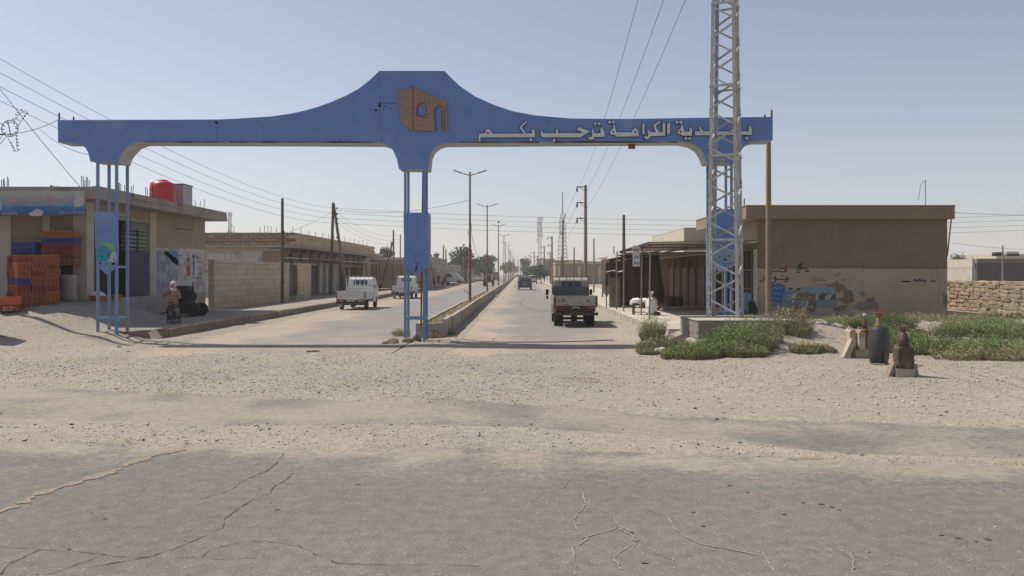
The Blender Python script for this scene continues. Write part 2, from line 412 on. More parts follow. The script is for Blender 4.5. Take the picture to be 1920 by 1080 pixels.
xr = np.concatenate([[-400, -200, -100, -50, -30], np.arange(-20, 20.01, .14), [30, 50, 100, 200, 400]])
yr = np.concatenate([[-30, -10, 0, 3], np.arange(4, 17.01, .14), [19]])
Xr, Yr = np.meshgrid(xr, yr)
df = dustfield(Xr, Yr)[0]
tracks = -.16*np.exp(-((Yr-(7.6-.1*Xr))/.5)**2) - .14*np.exp(-((Yr-(5.6-.1*Xr))/.55)**2) + .30*np.exp(-((Yr-(8.5-.1*Xr))/.35)**2) + .16*np.exp(-((Yr-(6.6-.1*Xr))/.22)**2) + .12*fbm(Xr*.25, Yr*2.2, 1, 3, 81)
road = tag(grid('main_road', xr, yr, np.where(Yr > 18, -.2, 0)+0*Xr - .4*(Yr > apron_top(Xr)+1.5), M['highway'],
                {'dust': np.clip(df*.95 + tracks + .10*fbm(Xr, Yr, .5, 3, 77), -.3, 1.2)}), kind='structure')
def carriage(name, x0, x1, e0, e1, wl=2.4):
    xa = np.arange(x0, x1+.01, .2); ya = np.concatenate([np.arange(19.5, 60, .25), 60+geo(1, 1340, 30)])
    A, B = np.meshgrid(xa, ya)
    edge = np.maximum(e0*(1-sm(A-x0 + 1.2*fbm(A, B, .45, 4, 51), wl*.35, wl)), e1*(1-sm(x1-A + .8*fbm(A, B, .5, 4, 52), .5, 2.6)))
    far = .48*(1-sm(B, 24, 34))
    wheel = .12*fbm(A*2.2, B*.12, 1, 3, 5)
    return tag(grid(name, xa, ya, 0*A+.004, M['street'], {'dust': np.clip(np.maximum(edge, far) + wheel + .08, 0, 1.2)}), kind='structure')
carriage('left_carriageway', -11.9, -3.45, 1.15, .2, 4.6)
carriage('right_carriageway', -2.5, 4.7, .95, 1.1, 2.6)

# cracks in the highway
ck = MB(); cl = MB(); cd = MB()
def crack(mb, uv, w, off=.006, jit=.010, step=.05):
    pts = resample([G(*p) for p in uv], .25, .035); pts = resample(pts, step, jit); ribbon(mb, pts, w, off, (0,0,1), jw=.95)
crack(cd, [(-60,990),(0,960),(80,925),(150,905),(215,885),(255,865),(300,852),(345,843)], .10, jit=.014, step=.05)
crack(ck, [(530,850),(505,880),(445,905),(440,915),(410,925),(370,938)], 0.0087)
crack(ck, [(545,885),(530,900),(505,925),(445,952),(410,990),(350,1018),(290,1045),(160,1065)], 0.0087)
crack(ck, [(70,1030),(20,1055),(0,1078)], 0.0074); crack(ck, [(200,1040),(140,1060),(90,1078)], 0.0074)
crack(ck, [(385,1045),(400,1030),(450,1018),(510,1017),(560,1024),(600,1040),(640,1055),(740,1060),(900,1062)], 0.0056)
crack(ck, [(0,1027),(60,1030),(160,1035),(230,1047),(330,1045),(480,1047)], 0.005)
crack(cl, [(1062,880),(1063,915),(1045,918),(1018,925),(995,945),(1010,968)], 0.0084)
crack(cl, [(1085,925),(1098,947),(1080,975),(1080,995),(1095,1010),(1070,1030),(1085,1055),(1080,1078)], 0.0117)
crack(cl, [(1098,947),(1140,963),(1160,985),(1185,1000),(1160,990),(1180,1005),(1190,1025)], 0.0134)
crack(cl, [(1095,1010),(1160,990)], 0.0084); crack(cl, [(1190,1010),(1155,1045),(1165,1068)], 0.01)
crack(cl, [(1215,952),(1245,972),(1260,990),(1285,1005),(1320,1020),(1380,1030),(1440,1048),(1455,1078)], 0.0117)
crack(cl, [(1540,1010),(1570,1028),(1595,1045),(1600,1075)], 0.0084); crack(cl, [(1225,1035),(1265,1048),(1265,1060)], 0.0084)
ck.build('crack', mat('dark crack', (.10, .09, .078), var=.2, bump=0), road)  # plain dark strips for the narrow cracks
cl.build('crack', mat('dusty crack', (.265, .24, .205), var=.2, bump=0), road)
cd.build('dirt_filled_crack', mat('crack dirt', (.235, .195, .15), var=.25, scale=20, bump=.4), road)

M['oil'] = mat('oil spot', (.115, .108, .10), var=.2, bump=0)
for k_, (u, v, a_) in enumerate([(1367,911,.05),(1402,924,.035),(1505,943,.04),(1540,946,.06),(1560,951,.05),(1573,956,.035),(1318,987,.045),(1795,1009,.05),(1853,1012,.06),(1830,1016,.03),(1765,1004,.04),(1470,965,.04),(670,909,.05),(904,918,.03),(520,956,.045),(196,973,.04),(1208,1056,.05),(1300,961,.04)]):
    c_ = G(u, v, 0); a_ *= .55; b = MB(); b.add([(c_.x+a_*(.7+.5*rnd.random())*math.cos(q*.785), c_.y+a_*.8*(.7+.5*rnd.random())*math.sin(q*.785), .007) for q in range(8)], [tuple(range(8))]); b.build('oil_spot', M['oil'], road)


# thin grey tube painting in an overhead wire's shadow across the right carriageway
t = MB(); t.tube(resample([G(852,634.5,.02), G(900,639.5,.02), G(960,641.5,.02), G(1040,641,.02), G(1095,639.5,.02), G(1150,637.5,.02)], .3, .02), .02, 5)
tag(t.build('wire_shadow_line', M['polegrey']), 'thin tube standing for a wire shadow on the right carriageway behind the arch shadow', 'cable')
t = MB(); ribbon(t, resample([G(905,580.5), G(1030,581.5)], .5, .04), .07, .010, (0,0,1), jw=.4)
ribbon(t, resample([G(1018,581.6), G(1034,581.5)], .5, .02), .07, .010, (0,0,1), jw=.4)
ribbon(t, resample([G(985,560), G(975,568), G(978,574), G(998,580)], .8, .03), .06, .010, (0,0,1), jw=.4)
t.build('road_seam', mat('seam', (.11, .10, .09), bump=0), next(o for o in bpy.data.objects if o.name == 'right_carriageway'))
# grating flush with the dirt
gt = empty('drain_grate', G(1082,715), 'rusty round drain grate half buried in gravel in front of the arch', 'drain grate')
b = MB(); b.lathe([(.44, .0), (.46, .022), (.42, .024), (.40, .0)], 28, sy=.95); b.build('rim', M['kerb'], gt)
for k in range(9):
    w = .38*math.sqrt(max(0.05, 1-((k-4)/5)**2)); MB().box(((k-4)*.085-.022, -w, .0), ((k-4)*.085+.022, w, .022)).build('bar', M['kerb'], gt)

# gravel scattered as real stones
def stones(name, n, fx, size, m, seed, parent=None):
    rs = np.random.RandomState(seed); pts = fx(rs, n); n = len(pts)
    base = np.array([(1,0,0),(-1,0,0),(0,1,0),(0,-1,0),(0,0,1),(0,0,-1)], float)
    tf = np.array([(0,2,4),(2,1,4),(1,3,4),(3,0,4),(2,0,5),(1,2,5),(3,1,5),(0,3,5)])
    s = size(rs, n)
    v = base[None]*(1+rs.uniform(-.35, .35, (n, 6, 3))) * s[:, None, None]*np.stack([rs.uniform(.8,1.4,n), rs.uniform(.7,1.1,n), rs.uniform(.45,.8,n)], -1)[:, None, :]
    a = rs.uniform(0, 6.28, n); ca, sa = np.cos(a)[:, None], np.sin(a)[:, None]
    vx = v[..., 0]*ca - v[..., 1]*sa; vy = v[..., 0]*sa + v[..., 1]*ca
    v = np.stack([vx + pts[:, None, 0], vy + pts[:, None, 1], v[..., 2] + pts[:, None, 2] + s[:, None]*.25], -1).reshape(-1, 3)
    f = (tf[None] + 6*np.arange(n)[:, None, None]).reshape(-1, 3)
    me = bpy.data.meshes.new(name); me.vertices.add(len(v)); me.vertices.foreach_set('co', v.astype(np.float32).ravel())
    me.loops.add(f.size); me.loops.foreach_set('vertex_index', f.astype(np.int32).ravel())
    me.polygons.add(len(f)); me.polygons.foreach_set('loop_start', np.arange(0, f.size, 3, dtype=np.int32)); me.update(calc_edges=True)
    me.materials.append(m); return link(name, me, parent)
def fx_main(rs, n):
    x = rs.uniform(-19, 17, n*6); y = 9 + 19.5*rs.uniform(0, 1, n*6)**1.15
    d1, d2 = dustfield(x, y)
    zone = np.exp(-((y-17)/3.6)**2)*.95 + .10
    p = d2*zone*(1 + 1.5*((x < -12) & (y > 22)) + .5*((x > 4) & (y > 16)) + .9*np.exp(-((x+4)/4)**2))*(.35+.65*sm(fbm(x, y, .7, 3, 61), -.35, .25))*(1-road_w(x, y)*.85)*np.where((x < -11) & (y > 24.5), 1.3, 1)
    p = p + .12*d2*(y < apron_top(x))
    k = (rs.uniform(0, 1, n*6) < p) & ~((x > -3.5) & (x < -2.4) & (y > 26.5))
    x, y = x[k][:n], y[k][:n]; z = np.maximum(dirt_z(x, y), np.where(y < 16, .002, .006)*(np.abs(x) < 12))
    z = np.where((y > 25.8) | (x > 4.6) | (x < -11.8), dirt_z(x, y), z)
    return np.stack([x, y, z], -1)
gsz = lambda rs, n: np.clip(.0072*np.exp(rs.normal(0, .55, n)), .004, .035)
tag(stones('gravel', 80000, fx_main, gsz, M['pebble'], 4), 'loose pale gravel strewn over the dirt in front of the arch', 'gravel', kind='stuff')
def fx_road(rs, n):
    x = rs.uniform(-12, 12, n); y = 4.5 + 12*rs.uniform(0, 1, n)**1.3; return np.stack([x, y, 0*x+.001], -1)
tag(stones('loose_grit', 2600, fx_road, lambda rs, n: np.clip(.0055*np.exp(rs.normal(0, .4, n)), .003, .016), M['pebble'], 9),
    'fine pale grit sprinkled on the grey asphalt in the foreground', 'grit', kind='stuff')
M['darkstone'] = mat('dark clod', (.12, .10, .085), var=.2, bump=.3, rndv=.3)
def fx_dark(rs, n):
    x = rs.uniform(-14, 14, n); y = rs.uniform(9.5, 27, n); k = (np.abs(x+3) > .7) & (rs.uniform(0,1,n) < .9)
    x, y = x[k], y[k]; return np.stack([x, y, np.maximum(dirt_z(x, y), 0)], -1)
tag(stones('dark_pebbles', 190, fx_dark, lambda rs, n: np.clip(.014*np.exp(rs.normal(0, .35, n)), .01, .05), M['darkstone'], 12),
    'scattered dark clods and pebbles on the pale dirt', 'pebbles', kind='stuff')

def rock_mesh(name, s, seed, m, flat=.6, sub=2):
    import bmesh
    bm = bmesh.new(); bmesh.ops.create_icosphere(bm, subdivisions=sub, radius=1.0)
    r = random.Random(seed); ax = [(Vector((r.uniform(-1,1), r.uniform(-1,1), r.uniform(-1,1))).normalized(), r.uniform(.45,.85)) for _ in range(9)]
    for v in bm.verts:
        p = v.co.copy()
        for a, d in ax:
            k = p.dot(a)
            if k > d: p -= a*(k-d)
        v.co = Vector((p.x*s[0], p.y*s[1], p.z*s[2]))
    me = bpy.data.meshes.new(name); bm.to_mesh(me); bm.free(); me.materials.append(m); return me
def rock(u, v, z, s, label, m='stone', name='stone', rot=0, seed=None, group=None):
    p = G(u, v, z); o = link(name, rock_mesh(name, s, seed or int(u*7+v), M[m]), None, (p.x, p.y, z + s[2]*.45), rot)
    return tag(o, label, name.replace('_', ' '), group)
rock(585, 659, 0.01, (.24,.12,.035), 'dark flat scrap lying on the gravel left of the middle pylon', 'darkstone', 'flat_scrap')
rock(172, 622, .25, (.16,.12,.10), 'dark rubble lump beside the left pylon feet', 'darkstone', 'rubble', .4)
rock(160, 621, .25, (.12,.10,.06), 'smaller dark rubble lump left of the left pylon feet', 'darkstone', 'rubble')
rock(90, 618, .35, (.13,.09,.05), 'dark clod on the bare dirt left of the left pylon', 'darkstone', 'rubble')
rock(224, 652, 0, (.10,.07,.05), 'small dark clod in front of the kerb end on the left', 'darkstone', 'rubble')
rock(134, 799, 0, (.035,.03,.03), 'tiny black pebble alone on the dusty asphalt at left', 'black', 'pebble')
# broken kerb pieces at the foot of the middle pylon
for k, (u, v, s, l) in enumerate([(738,644,(.26,.14,.12),'low broken kerb lump left of the middle pylon base'), (765,642,(.22,.13,.14),'broken kerb lump right at the middle pylon base'),
        (783,640,(.18,.14,.16),'grey broken kerb lump between the feet of the middle pylon'), (722,645,(.12,.10,.07),'small broken kerb lump leftmost before the middle pylon')]):
    rock(u, v, 0, s, l, 'kerb', 'kerb_fragment', seed=50+k)
for k, (u, v, z, s, l, m) in enumerate([(1206,651,.02,(.16,.10,.10),'round pale stone at the left tip of the weeds','concrete_l'),
        (1240,658,.1,(.20,.10,.08),'flat white stone below the small weeds','sack'), (1235,650,.1,(.2,.12,.12),'brown clod among the small weeds by the road corner','kerb'),
        (1262,648,.15,(.17,.05,.14),'upright broken concrete slab among the small weeds','concrete_l'), (1830,622,.25,(.42,.25,.22),'large pale grey boulder in the weeds at right','stone'),
        (1792,618,.25,(.3,.2,.15),'dark grey boulder left of the large one in the weeds','darkstone'), (1905,615,.3,(.3,.2,.12),'flat grey stone at the foot of the stone wall','stone'),
        (1493,633,.25,(.12,.1,.1),'dark clod between the weeds and the dirt heap','darkstone')]):
    rock(u, v, z, s, l, m, 'stone', seed=90+k)
# litter
def scrap(u, v, z, s, label, m='sack', seed=1):
    p = G(u, v, z); r = random.Random(seed); b = MB(); n = 7; ring = [((s*(.6+.6*r.random()))*math.cos(6.28*i/n), (s*.6*(.6+.6*r.random()))*math.sin(6.28*i/n), s*.5*r.random()) for i in range(n)]
    b.add([(0,0,s*.7)] + ring, [(0, 1+i, 1+(i+1)%n) for i in range(n)])
    return tag(b.build('litter_bag', M[m], None, (p.x, p.y, p.z+.01)), label, 'litter')
scrap(1848,655,.15,.16,'crumpled white plastic bag in the weeds near the right edge',seed=2)
scrap(1815,652,.15,.13,'small white plastic scrap left of the crumpled bag in the weeds',seed=3)
scrap(1712,636,.15,.12,'white plastic scrap behind the smaller fuel can stack',seed=4)
scrap(1574,653,.15,.08,'white scrap on the dirt left of the tilted stone slab',seed=5)
scrap(1915,655,.15,.15,'white scrap in the weeds at the right picture edge',seed=6)
scrap(925,636,.01,.10,'white paper scrap lying on the right carriageway by the arch shadow',seed=7)
scrap(1197,655,.02,.07,'white paper scrap beside the round pale stone',seed=8)

# ------------------------------------------------------------------ kerbs, sidewalks, median
kl = box_obj('left_sidewalk', (-40, 31, -.1), (-12.18, 60, .325), M['paving']); tag(kl, kind='structure')
kl2 = box_obj('left_sidewalk', (-40, 60.02, -.1), (-12.18, 400, .325), M['paving']); tag(kl2, kind='structure')
ksh = MB().box((-.14, -.48, -.1), (.14, .48, .31), jit=.025).build('kerb_stone', M['kerb'])
kbase = box_obj('left_kerb', (-12.16, 44.5, -.1), (-11.93, 300, .31), M['kerb']); tag(kbase, kind='structure')
ksh.parent = kbase
path = [Vector((-13.3, 25.75, 0)), Vector((-12.75, 25.9, 0)), Vector((-12.3, 26.4, 0)), Vector((-12.05, 27.2, 0)), Vector((-12.05, 44.4, 0))]
pts = resample(path, .97)
first = True
for a, c in zip(pts[:-1], pts[1:]):
    o = ksh if first else ksh.copy()
    if not first: COL.objects.link(o)
    first = False; d = c-a
    o.location = (a+c)/2 + Vector((rnd.uniform(-.02,.02), 0, rnd.uniform(-.03,.015))); o.rotation_euler = (rnd.uniform(-.02,.02), rnd.uniform(-.05,.05), math.atan2(-d.x, d.y)); o.scale = (1, d.length*1.035, 1)
rs1 = box_obj('right_sidewalk', (4.86, 27.3, -.1), (9.75, 300, .30), M['paving']); tag(rs1, kind='structure')
rk = box_obj('right_kerb', (4.72, 48, -.1), (4.84, 300, .29), M['kerb2']); tag(rk, kind='structure')
ks = MB().box((-.07, -.19, -.1), (.07, .19, .28), jit=.012).build('kerb_stone', M['concrete_l'], rk)
y = 27.4; k = 0
while y < 48:
    o = ks if k == 0 else ks.copy()
    if k: COL.objects.link(o)
    o.location = (4.78 + rnd.uniform(-.012,.012), y+.2, rnd.uniform(-.02,.01)); y += .40; k += 1
gut = box_obj('gutter_strip', (4.52, 27.6, -.05), (4.69, 60, .035), M['concrete_l']); tag(gut, kind='structure')
# slab edge at the near end of the sidewalk
tag(box_obj('broken_slab', (4.9, 26.4, .05), (6.2, 27.25, .34), M['concrete_l'], jit=.05), 'broken pale concrete slab edge behind the small weeds left of the plinth', 'slab')

md = tag(MB().box((-3.30, 27.9, -.05), (-2.66, 450, .45)).build('median_soil', mat('median soil', (.30, .235, .16), var=.25, scale=3, bump=.6, bscale=9, col2=(.16, .13, .08), t2=.6, s2=2)), kind='structure')
mw = MB(); mw.box((-2.65, 80.2, -.05), (-2.5, 450, .60)); mw.box((-3.46, 60.2, -.05), (-3.31, 450, .5))
mwo = tag(mw.build('median_wall', M['kerb2']), kind='structure')
for i in range(22):
    y0 = 27.6+i*2.4; off = rnd.uniform(-.02,.02) + (.22*float(sm(y0, 70, 80)))
    if y0 < 78: MB().box((-2.65+off, y0, -.05), (-2.5+off, y0+2.385, .60+rnd.uniform(-.015,.015))).build('wall_panel', M['kerb2'], mwo)
    if y0 < 58: MB().box((-3.46, y0+.6, -.05), (-3.31, y0+2.98, .50+rnd.uniform(-.02,.02))).build('wall_panel', M['kerb2'], mwo)
b = MB(); b.prism([[(-3.5,28.1),(-3.5,27.0),(-2.95,27.0),(-2.52,27.58),(-2.67,27.58),(-3.02,27.18),(-3.34,27.18),(-3.34,28.1)]], lambda x, y: (x, y, .50), (0,0,-.55)); b.build('end_wall', M['kerb2'], mwo)
def tuft_mesh(n, r, h, wd, seed, m, lean=.5, dens=1):
    rs = random.Random(seed); b = MB()
    for i in range(n):
        a = rs.uniform(0, 6.28); rr = r*math.sqrt(rs.random()); x, y = rr*math.cos(a), rr*math.sin(a)
        hh = h*(1-.55*(rr/r)**2)*rs.uniform(.55, 1.1); la = rs.uniform(0, 6.28); dx, dy = math.cos(la)*hh*lean*rs.random()+x/r*hh*.35, math.sin(la)*hh*lean*rs.random()+y/r*hh*.35
        top = Vector((x+dx, y+dy, hh)); base = Vector((x, y, 0)); w = Vector((math.cos(a+1.5), math.sin(a+1.5), 0))*wd*.35
        b.add([base-w, base+w, top], [(0,1,2)])
        for k in range(6):
            t_ = rs.uniform(.25, 1); c = base.lerp(top, t_); q = Vector((rs.gauss(0,1), rs.gauss(0,1), rs.uniform(-.1,1.2))).normalized()
            w2 = q.cross(Vector((rs.random()-.5, rs.random()-.5, rs.random()))).normalized()*wd*rs.uniform(.5,1)
            ln = rs.uniform(.04,.09)*(h/.45)**.5
            b.add([c-w2, c+w2, c+q*ln], [(0,1,2)])
    me = bpy.data.meshes.new('weed'); me.from_pydata(b.v, [], b.f); me.materials.append(m); return me
# dry plants along the median
b = MB(); rs = random.Random(3)
for i in range(1500):
    yy = 28+ (rs.random()**1.6)*45; xx = rs.uniform(-3.27, -2.7); a = rs.uniform(0, 6.28); h = rs.uniform(.03, .14)
    b.add([(xx-.012, yy, .44), (xx+.012, yy, .44), (xx+math.cos(a)*h*.7, yy+math.sin(a)*h*.7, .44+h)], [(0,1,2)])
tag(b.build('dry_grass', leaf_mat('straw', (.38,.31,.18), (.26,.24,.11))), 'dry yellow grass and straw along the planted median strip', 'grass', kind='stuff')
tuftA = tuft_mesh(260, .3, .3, .010, 5, M['weed_dry'])
for u, v, l in ((752,630,'small dry olive tuft left of the middle pylon feet'), (812,634,'small dry olive tuft right of the middle pylon feet'), (838,628,'dry tuft against the near end of the median wall')):
    p = G(u, v); tag(link('dry_tuft', tuftA, None, p, u), l, 'weed')

# ------------------------------------------------------------------ blue welcome arch
GY = 25.5; GD = .82
gate = empty('welcome_arch', (-3.35, GY+.4, 0), 'long blue arch spanning both carriageways on three pylons with silver Arabic lettering', 'arch')
gate.location = (0, 0, 0)
top = [(108,225),(300,224.5),(410.8,223.9),(460,221.5),(511,218),(545,213),(571,207.4),(597,200),(619,192),(647,180),(671.4,167),(692,151),(711.5,132.9),(833,132.9),(848,148),(862.5,161.4),(890.8,180.8),(926.3,196.8),(961.7,208.5),(1004,216.3),(1068,222),(1174,223),(1300,221),(1449,219)]
bot = [(1449,263),(1422,263.5),(1407,267),(1394,276),(1386,289),(1381,305),(1325,305.5),(1321,290),(1313,278),(1300,270),(1280.4,265.5),(1060,267),(860,268.3),(834,268.5),(822,272),(812,280),(806,292),(803.5,317.5),(748,316.5),(744,298),(737,282),(727,272),(713.5,268),(500,267),(275,266.3),(258,266.5),(243,272),(231,284),(224,294),(221.5,304.5),(169,302.5),(166,288),(160,277),(150,270),(138,267.2),(109,267)]
pol = top + bot
gp = lambda u, v: P(u, v, GY)
b = MB(); b.prism([pol], gp, (0, GD, 0), 0, 0)
# side faces: first len(top)-1 edges stay blue, the underside is bare concrete
beam = b.build('beam', [M['blue'], M['soffit']], gate)
me = beam.data; nside = len(pol); base_i = len(me.polygons) - nside
for j in range(nside):
    if j >= len(top): me.polygons[base_i + j].material_index = 1
# seams and rust
b = MB()
for u, v0, v1 in ((711.5,133,165),(711.8,180,240),(833,134,150),(407,224,266),(1027,219,240),(1293,222,238)):
    ribbon(b, [P(u,v0,GY), P(u,(v0+v1)/2,GY), P(u,v1,GY)], .008, .004, (0,-1,0))
for u0, u1 in ((275,420),(430,700),(860,1010),(1040,1270)):
    ribbon(b, resample([P(u0,266.2,GY), P(u1,266.4 if u1<800 else 266.6,GY)], .4), .035, .004, (0,-1,0), jw=.8)
for k_ in range(18):
    x_ = -14.2 + k_*1.22 + rnd.uniform(-.15,.15); u_ = U0 + x_*F/GY; L_ = rnd.uniform(3, 11)
    if 745 < u_ < 806 or 165 < u_ < 225 or u_ > 1320: continue
    ribbon(b, [P(u_,266,GY), P(u_+.3,266-L_*.5,GY), P(u_,266-L_,GY)], .012, .004, (0,-1,0), jw=.9)
b.build('seam', mat('rusty seam', (.07,.045,.04), bump=0), gate)['kind'] = 'stuff'
rr = random.Random(11)
def blot(u, v, r, m='hole', name='rust_hole', par=gate, yy=GY, sx=1.0):
    n = 9; pts = [(u + r*sx*(.6+.6*rr.random())*math.cos(6.28*i/n), v + r*(.6+.6*rr.random())*math.sin(6.28*i/n)) for i in range(n)]
    b = MB(); b.add([P(a, c, yy-.006) for a, c in pts], [tuple(range(n))]); return b.build(name, M[m], par)
for u, v, r in ((711.5,198,3.6),(713,194,2.2),(705,207,2.8),(721,199.5,1.6),(696,205.5,1.5),(733,203.5,1.2),(718.5,205,1),(736,220,1),(724,240,.8),(727,243,.8),(711.5,235,.7),(406,230,2.6),(404,229.5,2),(1101,228,1),(963,237,1),(1122,262,.9),(771,160,.9),(216,256,.7),(678,216,.9),(862,162,.9),(873,210,.9),(780,306,.8),(795,293,.7),(820,300,.8)):
    blot(u, v, r)
ribbon_b = MB(); ribbon(ribbon_b, [P(717,193,GY), P(728,193.6,GY), P(742,193,GY)], .02, .004, (0,-1,0), jw=.8); ribbon_b.build('scratch', M['hole'], gate)
# emblem: brick ruin with two arches
ez = lambda x, y: P(680 + x/9.818, 150 + y/9.818, GY-.045)
ebrick = bpy.data.materials.new('emblem brick'); ebrick.use_nodes = True
N, L = nodes_of(ebrick); bt = N.new('ShaderNodeTexBrick'); tc = N.new('ShaderNodeUVMap')
bt.inputs['Color1'].default_value = (.40,.255,.185,1); bt.inputs['Color2'].default_value = (.33,.21,.155,1); bt.inputs['Mortar'].default_value = (.13,.075,.055,1)
bt.inputs['Scale'].default_value = 1; bt.inputs['Mortar Size'].default_value = .006; bt.inputs['Brick Width'].default_value = .26; bt.inputs['Row Height'].default_value = .07
L.new(tc.outputs[0], bt.inputs['Vector']); L.new(bt.outputs[0], N['Principled BSDF'].inputs['Base Color']); N['Principled BSDF'].inputs['Roughness'].default_value = .9
def emblem_face(name, loops, shear, x0):
    b = MB(); b.prism(loops, ez, (0,.04,0)); o = b.build(name, ebrick, gate); me = o.data; uv = me.uv_layers.new(name='UVMap')
    for lp in me.loops:
        c = me.vertices[lp.vertex_index].co; u = U0 + c.x*F/GY; v = V0-(c.z-CAMH)*F/GY
        uv.data[lp.index].uv = ((u-x0)/F*GY, (v*1.0 + shear*(u-x0))/F*GY)
emblem_face('emblem_side', [[(660,215),(920,130),(930,930),(905,930),(690,765)]], .22, 774.5)
emblem_face('emblem_front', [[(930,130),(1545,395),(1562,925),(1515,942),(1475,905),(1462,560),(1440,520),(1400,487),(1352,522),(1335,575),(1333,938),(930,930)],
             [(1010,655),(1140,690),(1140,510),(1110,460),(1065,435),(1025,470),(1003,505)]], -.32, 774.5)
b = MB()
for pts_ in ([(1000,655),(1000,490),(1030,440),(1080,405),(1140,440),(1175,500),(1175,705)], [(1335,930),(1332,540),(1360,490),(1405,460),(1460,490),(1500,540),(1515,935)], [(930,130),(930,930)], [(1475,905),(1462,560)], [(1140,690),(1010,655)]):
    ribbon(b, [ez(*p) for p in pts_], .022, .006, (0,-1,0))
b.build('emblem_outline', mat('brown line', (.07,.04,.035), bump=0), gate)
# lettering traced from the photograph
ZA = lambda x, y: P(890 + x/7.111, 215 + y/7.111, GY-.05)
ZB = lambda x, y: P(1140 + x/6.62, 215 + y/6.62, GY-.05)
def dia(x, y, r): return [(x-r,y),(x,y-r),(x+r,y),(x,y+r)]
LET = [(ZA, [[(52,360),(52,285),(65,256),(85,250),(140,250),(143,222),(158,198),(180,188),(205,205),(242,252),(655,252),(606,185),(610,150),(694,76),(702,95),(628,165),(684,250),(762,248),(763,205),(780,178),(808,245),(808,302),(80,303),(74,360)], [(157,248),(162,230),(178,228),(192,249)]]),
 (ZA, [[(880,245),(900,192),(907,215),(905,245),(1085,247),(1083,205),(1102,180),(1114,245),(1440,245),(1400,212),(1360,212),(1380,170),(1400,165),(1450,190),(1525,215),(1525,235),(1490,250),(1415,303),(905,303),(882,282)]]),
 (ZA, [[(1556,215),(1577,180),(1592,245),(1678,247),(1676,190),(1697,157),(1733,232),(1735,297),(1600,298),(1578,328),(1550,340),(1520,325),(1495,290),(1535,305),(1562,290),(1572,262)]]),
 (ZB, [[(22,240),(30,205),(62,168),(62,135),(72,115),(88,150),(105,218),(298,218),(308,185),(340,160),(372,195),(385,268),(100,274),(80,250),(45,250)], [(50,222),(65,192),(78,222)], [(325,222),(340,195),(357,222)]]),
 (ZB, [[(425,115),(450,98),(455,112),(452,255),(430,238)]]),
 (ZB, [[(440,262),(485,275),(500,250),(490,205),(507,178),(522,216),(596,216),(564,160),(568,122),(650,72),(656,92),(602,132),(596,155),(632,214),(680,213),(678,120),(690,88),(712,120),(712,262),(532,266),(512,298),(485,308),(458,295)]]),
 (ZB, [[(733,120),(770,90),(772,215),(737,262)]]),
 (ZB, [[(857,230),(870,200),(905,165),(905,130),(915,110),(935,150),(948,210),(1012,210),(1010,170),(1030,148),(1042,190),(1042,260),(925,262),(905,240),(870,242)], [(885,222),(905,186),(914,222)]]),
 (ZB, [[(1080,205),(1150,207),(1122,165),(1138,140),(1165,185),(1187,207),(1596,207),(1596,98),(1612,78),(1627,120),(1627,207),(1743,207),(1740,170),(1765,126),(1788,180),(1788,250),(1080,257)]])]
for z, (x, y, r) in [(ZA,(749,335,26)),(ZA,(1058,342,26)),(ZA,(1607,120,25)),(ZA,(1660,120,25)),(ZB,(20,93,23)),(ZB,(68,93,23)),(ZB,(855,92,23)),(ZB,(902,92,23)),(ZB,(968,297,23)),(ZB,(1014,297,23)),(ZB,(1722,292,24))]:
    LET.append((z, [dia(x, y, r)]))
for z, loops in LET:
    nm = 'letter' if len(loops[0]) > 4 else 'letter_dot'
    o = MB().prism(loops, z, (0,.045,0)).build(nm, M['silver'], gate)
    b = MB()
    for l in loops:
        p3 = [z(*p) for p in l]; n = len(p3)
        for i in range(n): b.bar(p3[i]+Vector((0,.024,0)), p3[(i+1)%n]+Vector((0,.024,0)), .034, .036, up=(0,1,0))
    b.build('outline', M['ink'], o)
# pylons
def pylon(xc, zb, panel=(0,0)):
    for dx in (-.30, .30):
        for dy in (.05, .75):
            MB().box((xc+dx-.038, GY+dy-.038, zb-.15), (xc+dx+.038, GY+dy+.038, 5.9)).build('post', M['bluepost'], gate)
    for z in panel:
        for dy in (.05, .75): MB().box((xc-.262, GY+dy-.03, z-.035), (xc+.262, GY+dy+.03, z+.035)).build('crossbar', M['bluepost'], gate)
        for dx in (-.30, .30): MB().box((xc+dx-.03, GY+.088, z-.035), (xc+dx+.03, GY+.712, z+.035)).build('crossbar', M['bluepost'], gate)
pylon(-13.165, .3, (.75, 2.40, 4.08)); pylon(-3.345, 0, (.75,)); pylon(6.47, .35, (.95,))
def pl(name, uv, y0, d=.03, m='blue'): return MB().prism([uv], lambda u, v: P(u, v, y0), (0, d, 0)).build(name, M[m], gate)
lp = pl('pylon_panel', [(177,396),(220,398.5),(222,470),(221,497),(202,516),(181,500),(179,470)], GY-.03)
# faded poster on the left panel
Q = lambda x, y: P(165 + x/4.91, 380 + y/4.91, GY-.034)
for nm, pts_, c in (('poster_green', [(108,375),(150,360),(190,362),(235,385),(262,430),(262,442),(215,445),(160,400)], (.22,.38,.20)),
                 ('poster_teal', [(90,440),(110,400),(160,402),(218,450),(185,520),(150,540),(85,540),(78,490)], (.04,.26,.36)),
                 ('poster_white', [(222,450),(262,445),(266,520),(240,548),(185,540),(192,500)], (.40,.45,.52)), ('poster_grey', [(82,542),(190,548),(262,552),(205,600),(165,640),(110,590)], (.19,.27,.44))):
    b = MB(); b.prism([pts_], Q, (0,.003,0)); b.build(nm, mat(nm, c, var=.15, scale=9, bump=0, col2=tuple(x*.75 for x in c), t2=.58, s2=8, w2=.03), lp)
for x, y, r in ((230,565,3.6),(115,560,2.6),(168,565,1.6),(238,520,1.6),(196,505,1.3),(75,435,1.5)): blot(165+x/4.91, 380+y/4.91, r, yy=GY-.035, par=lp)
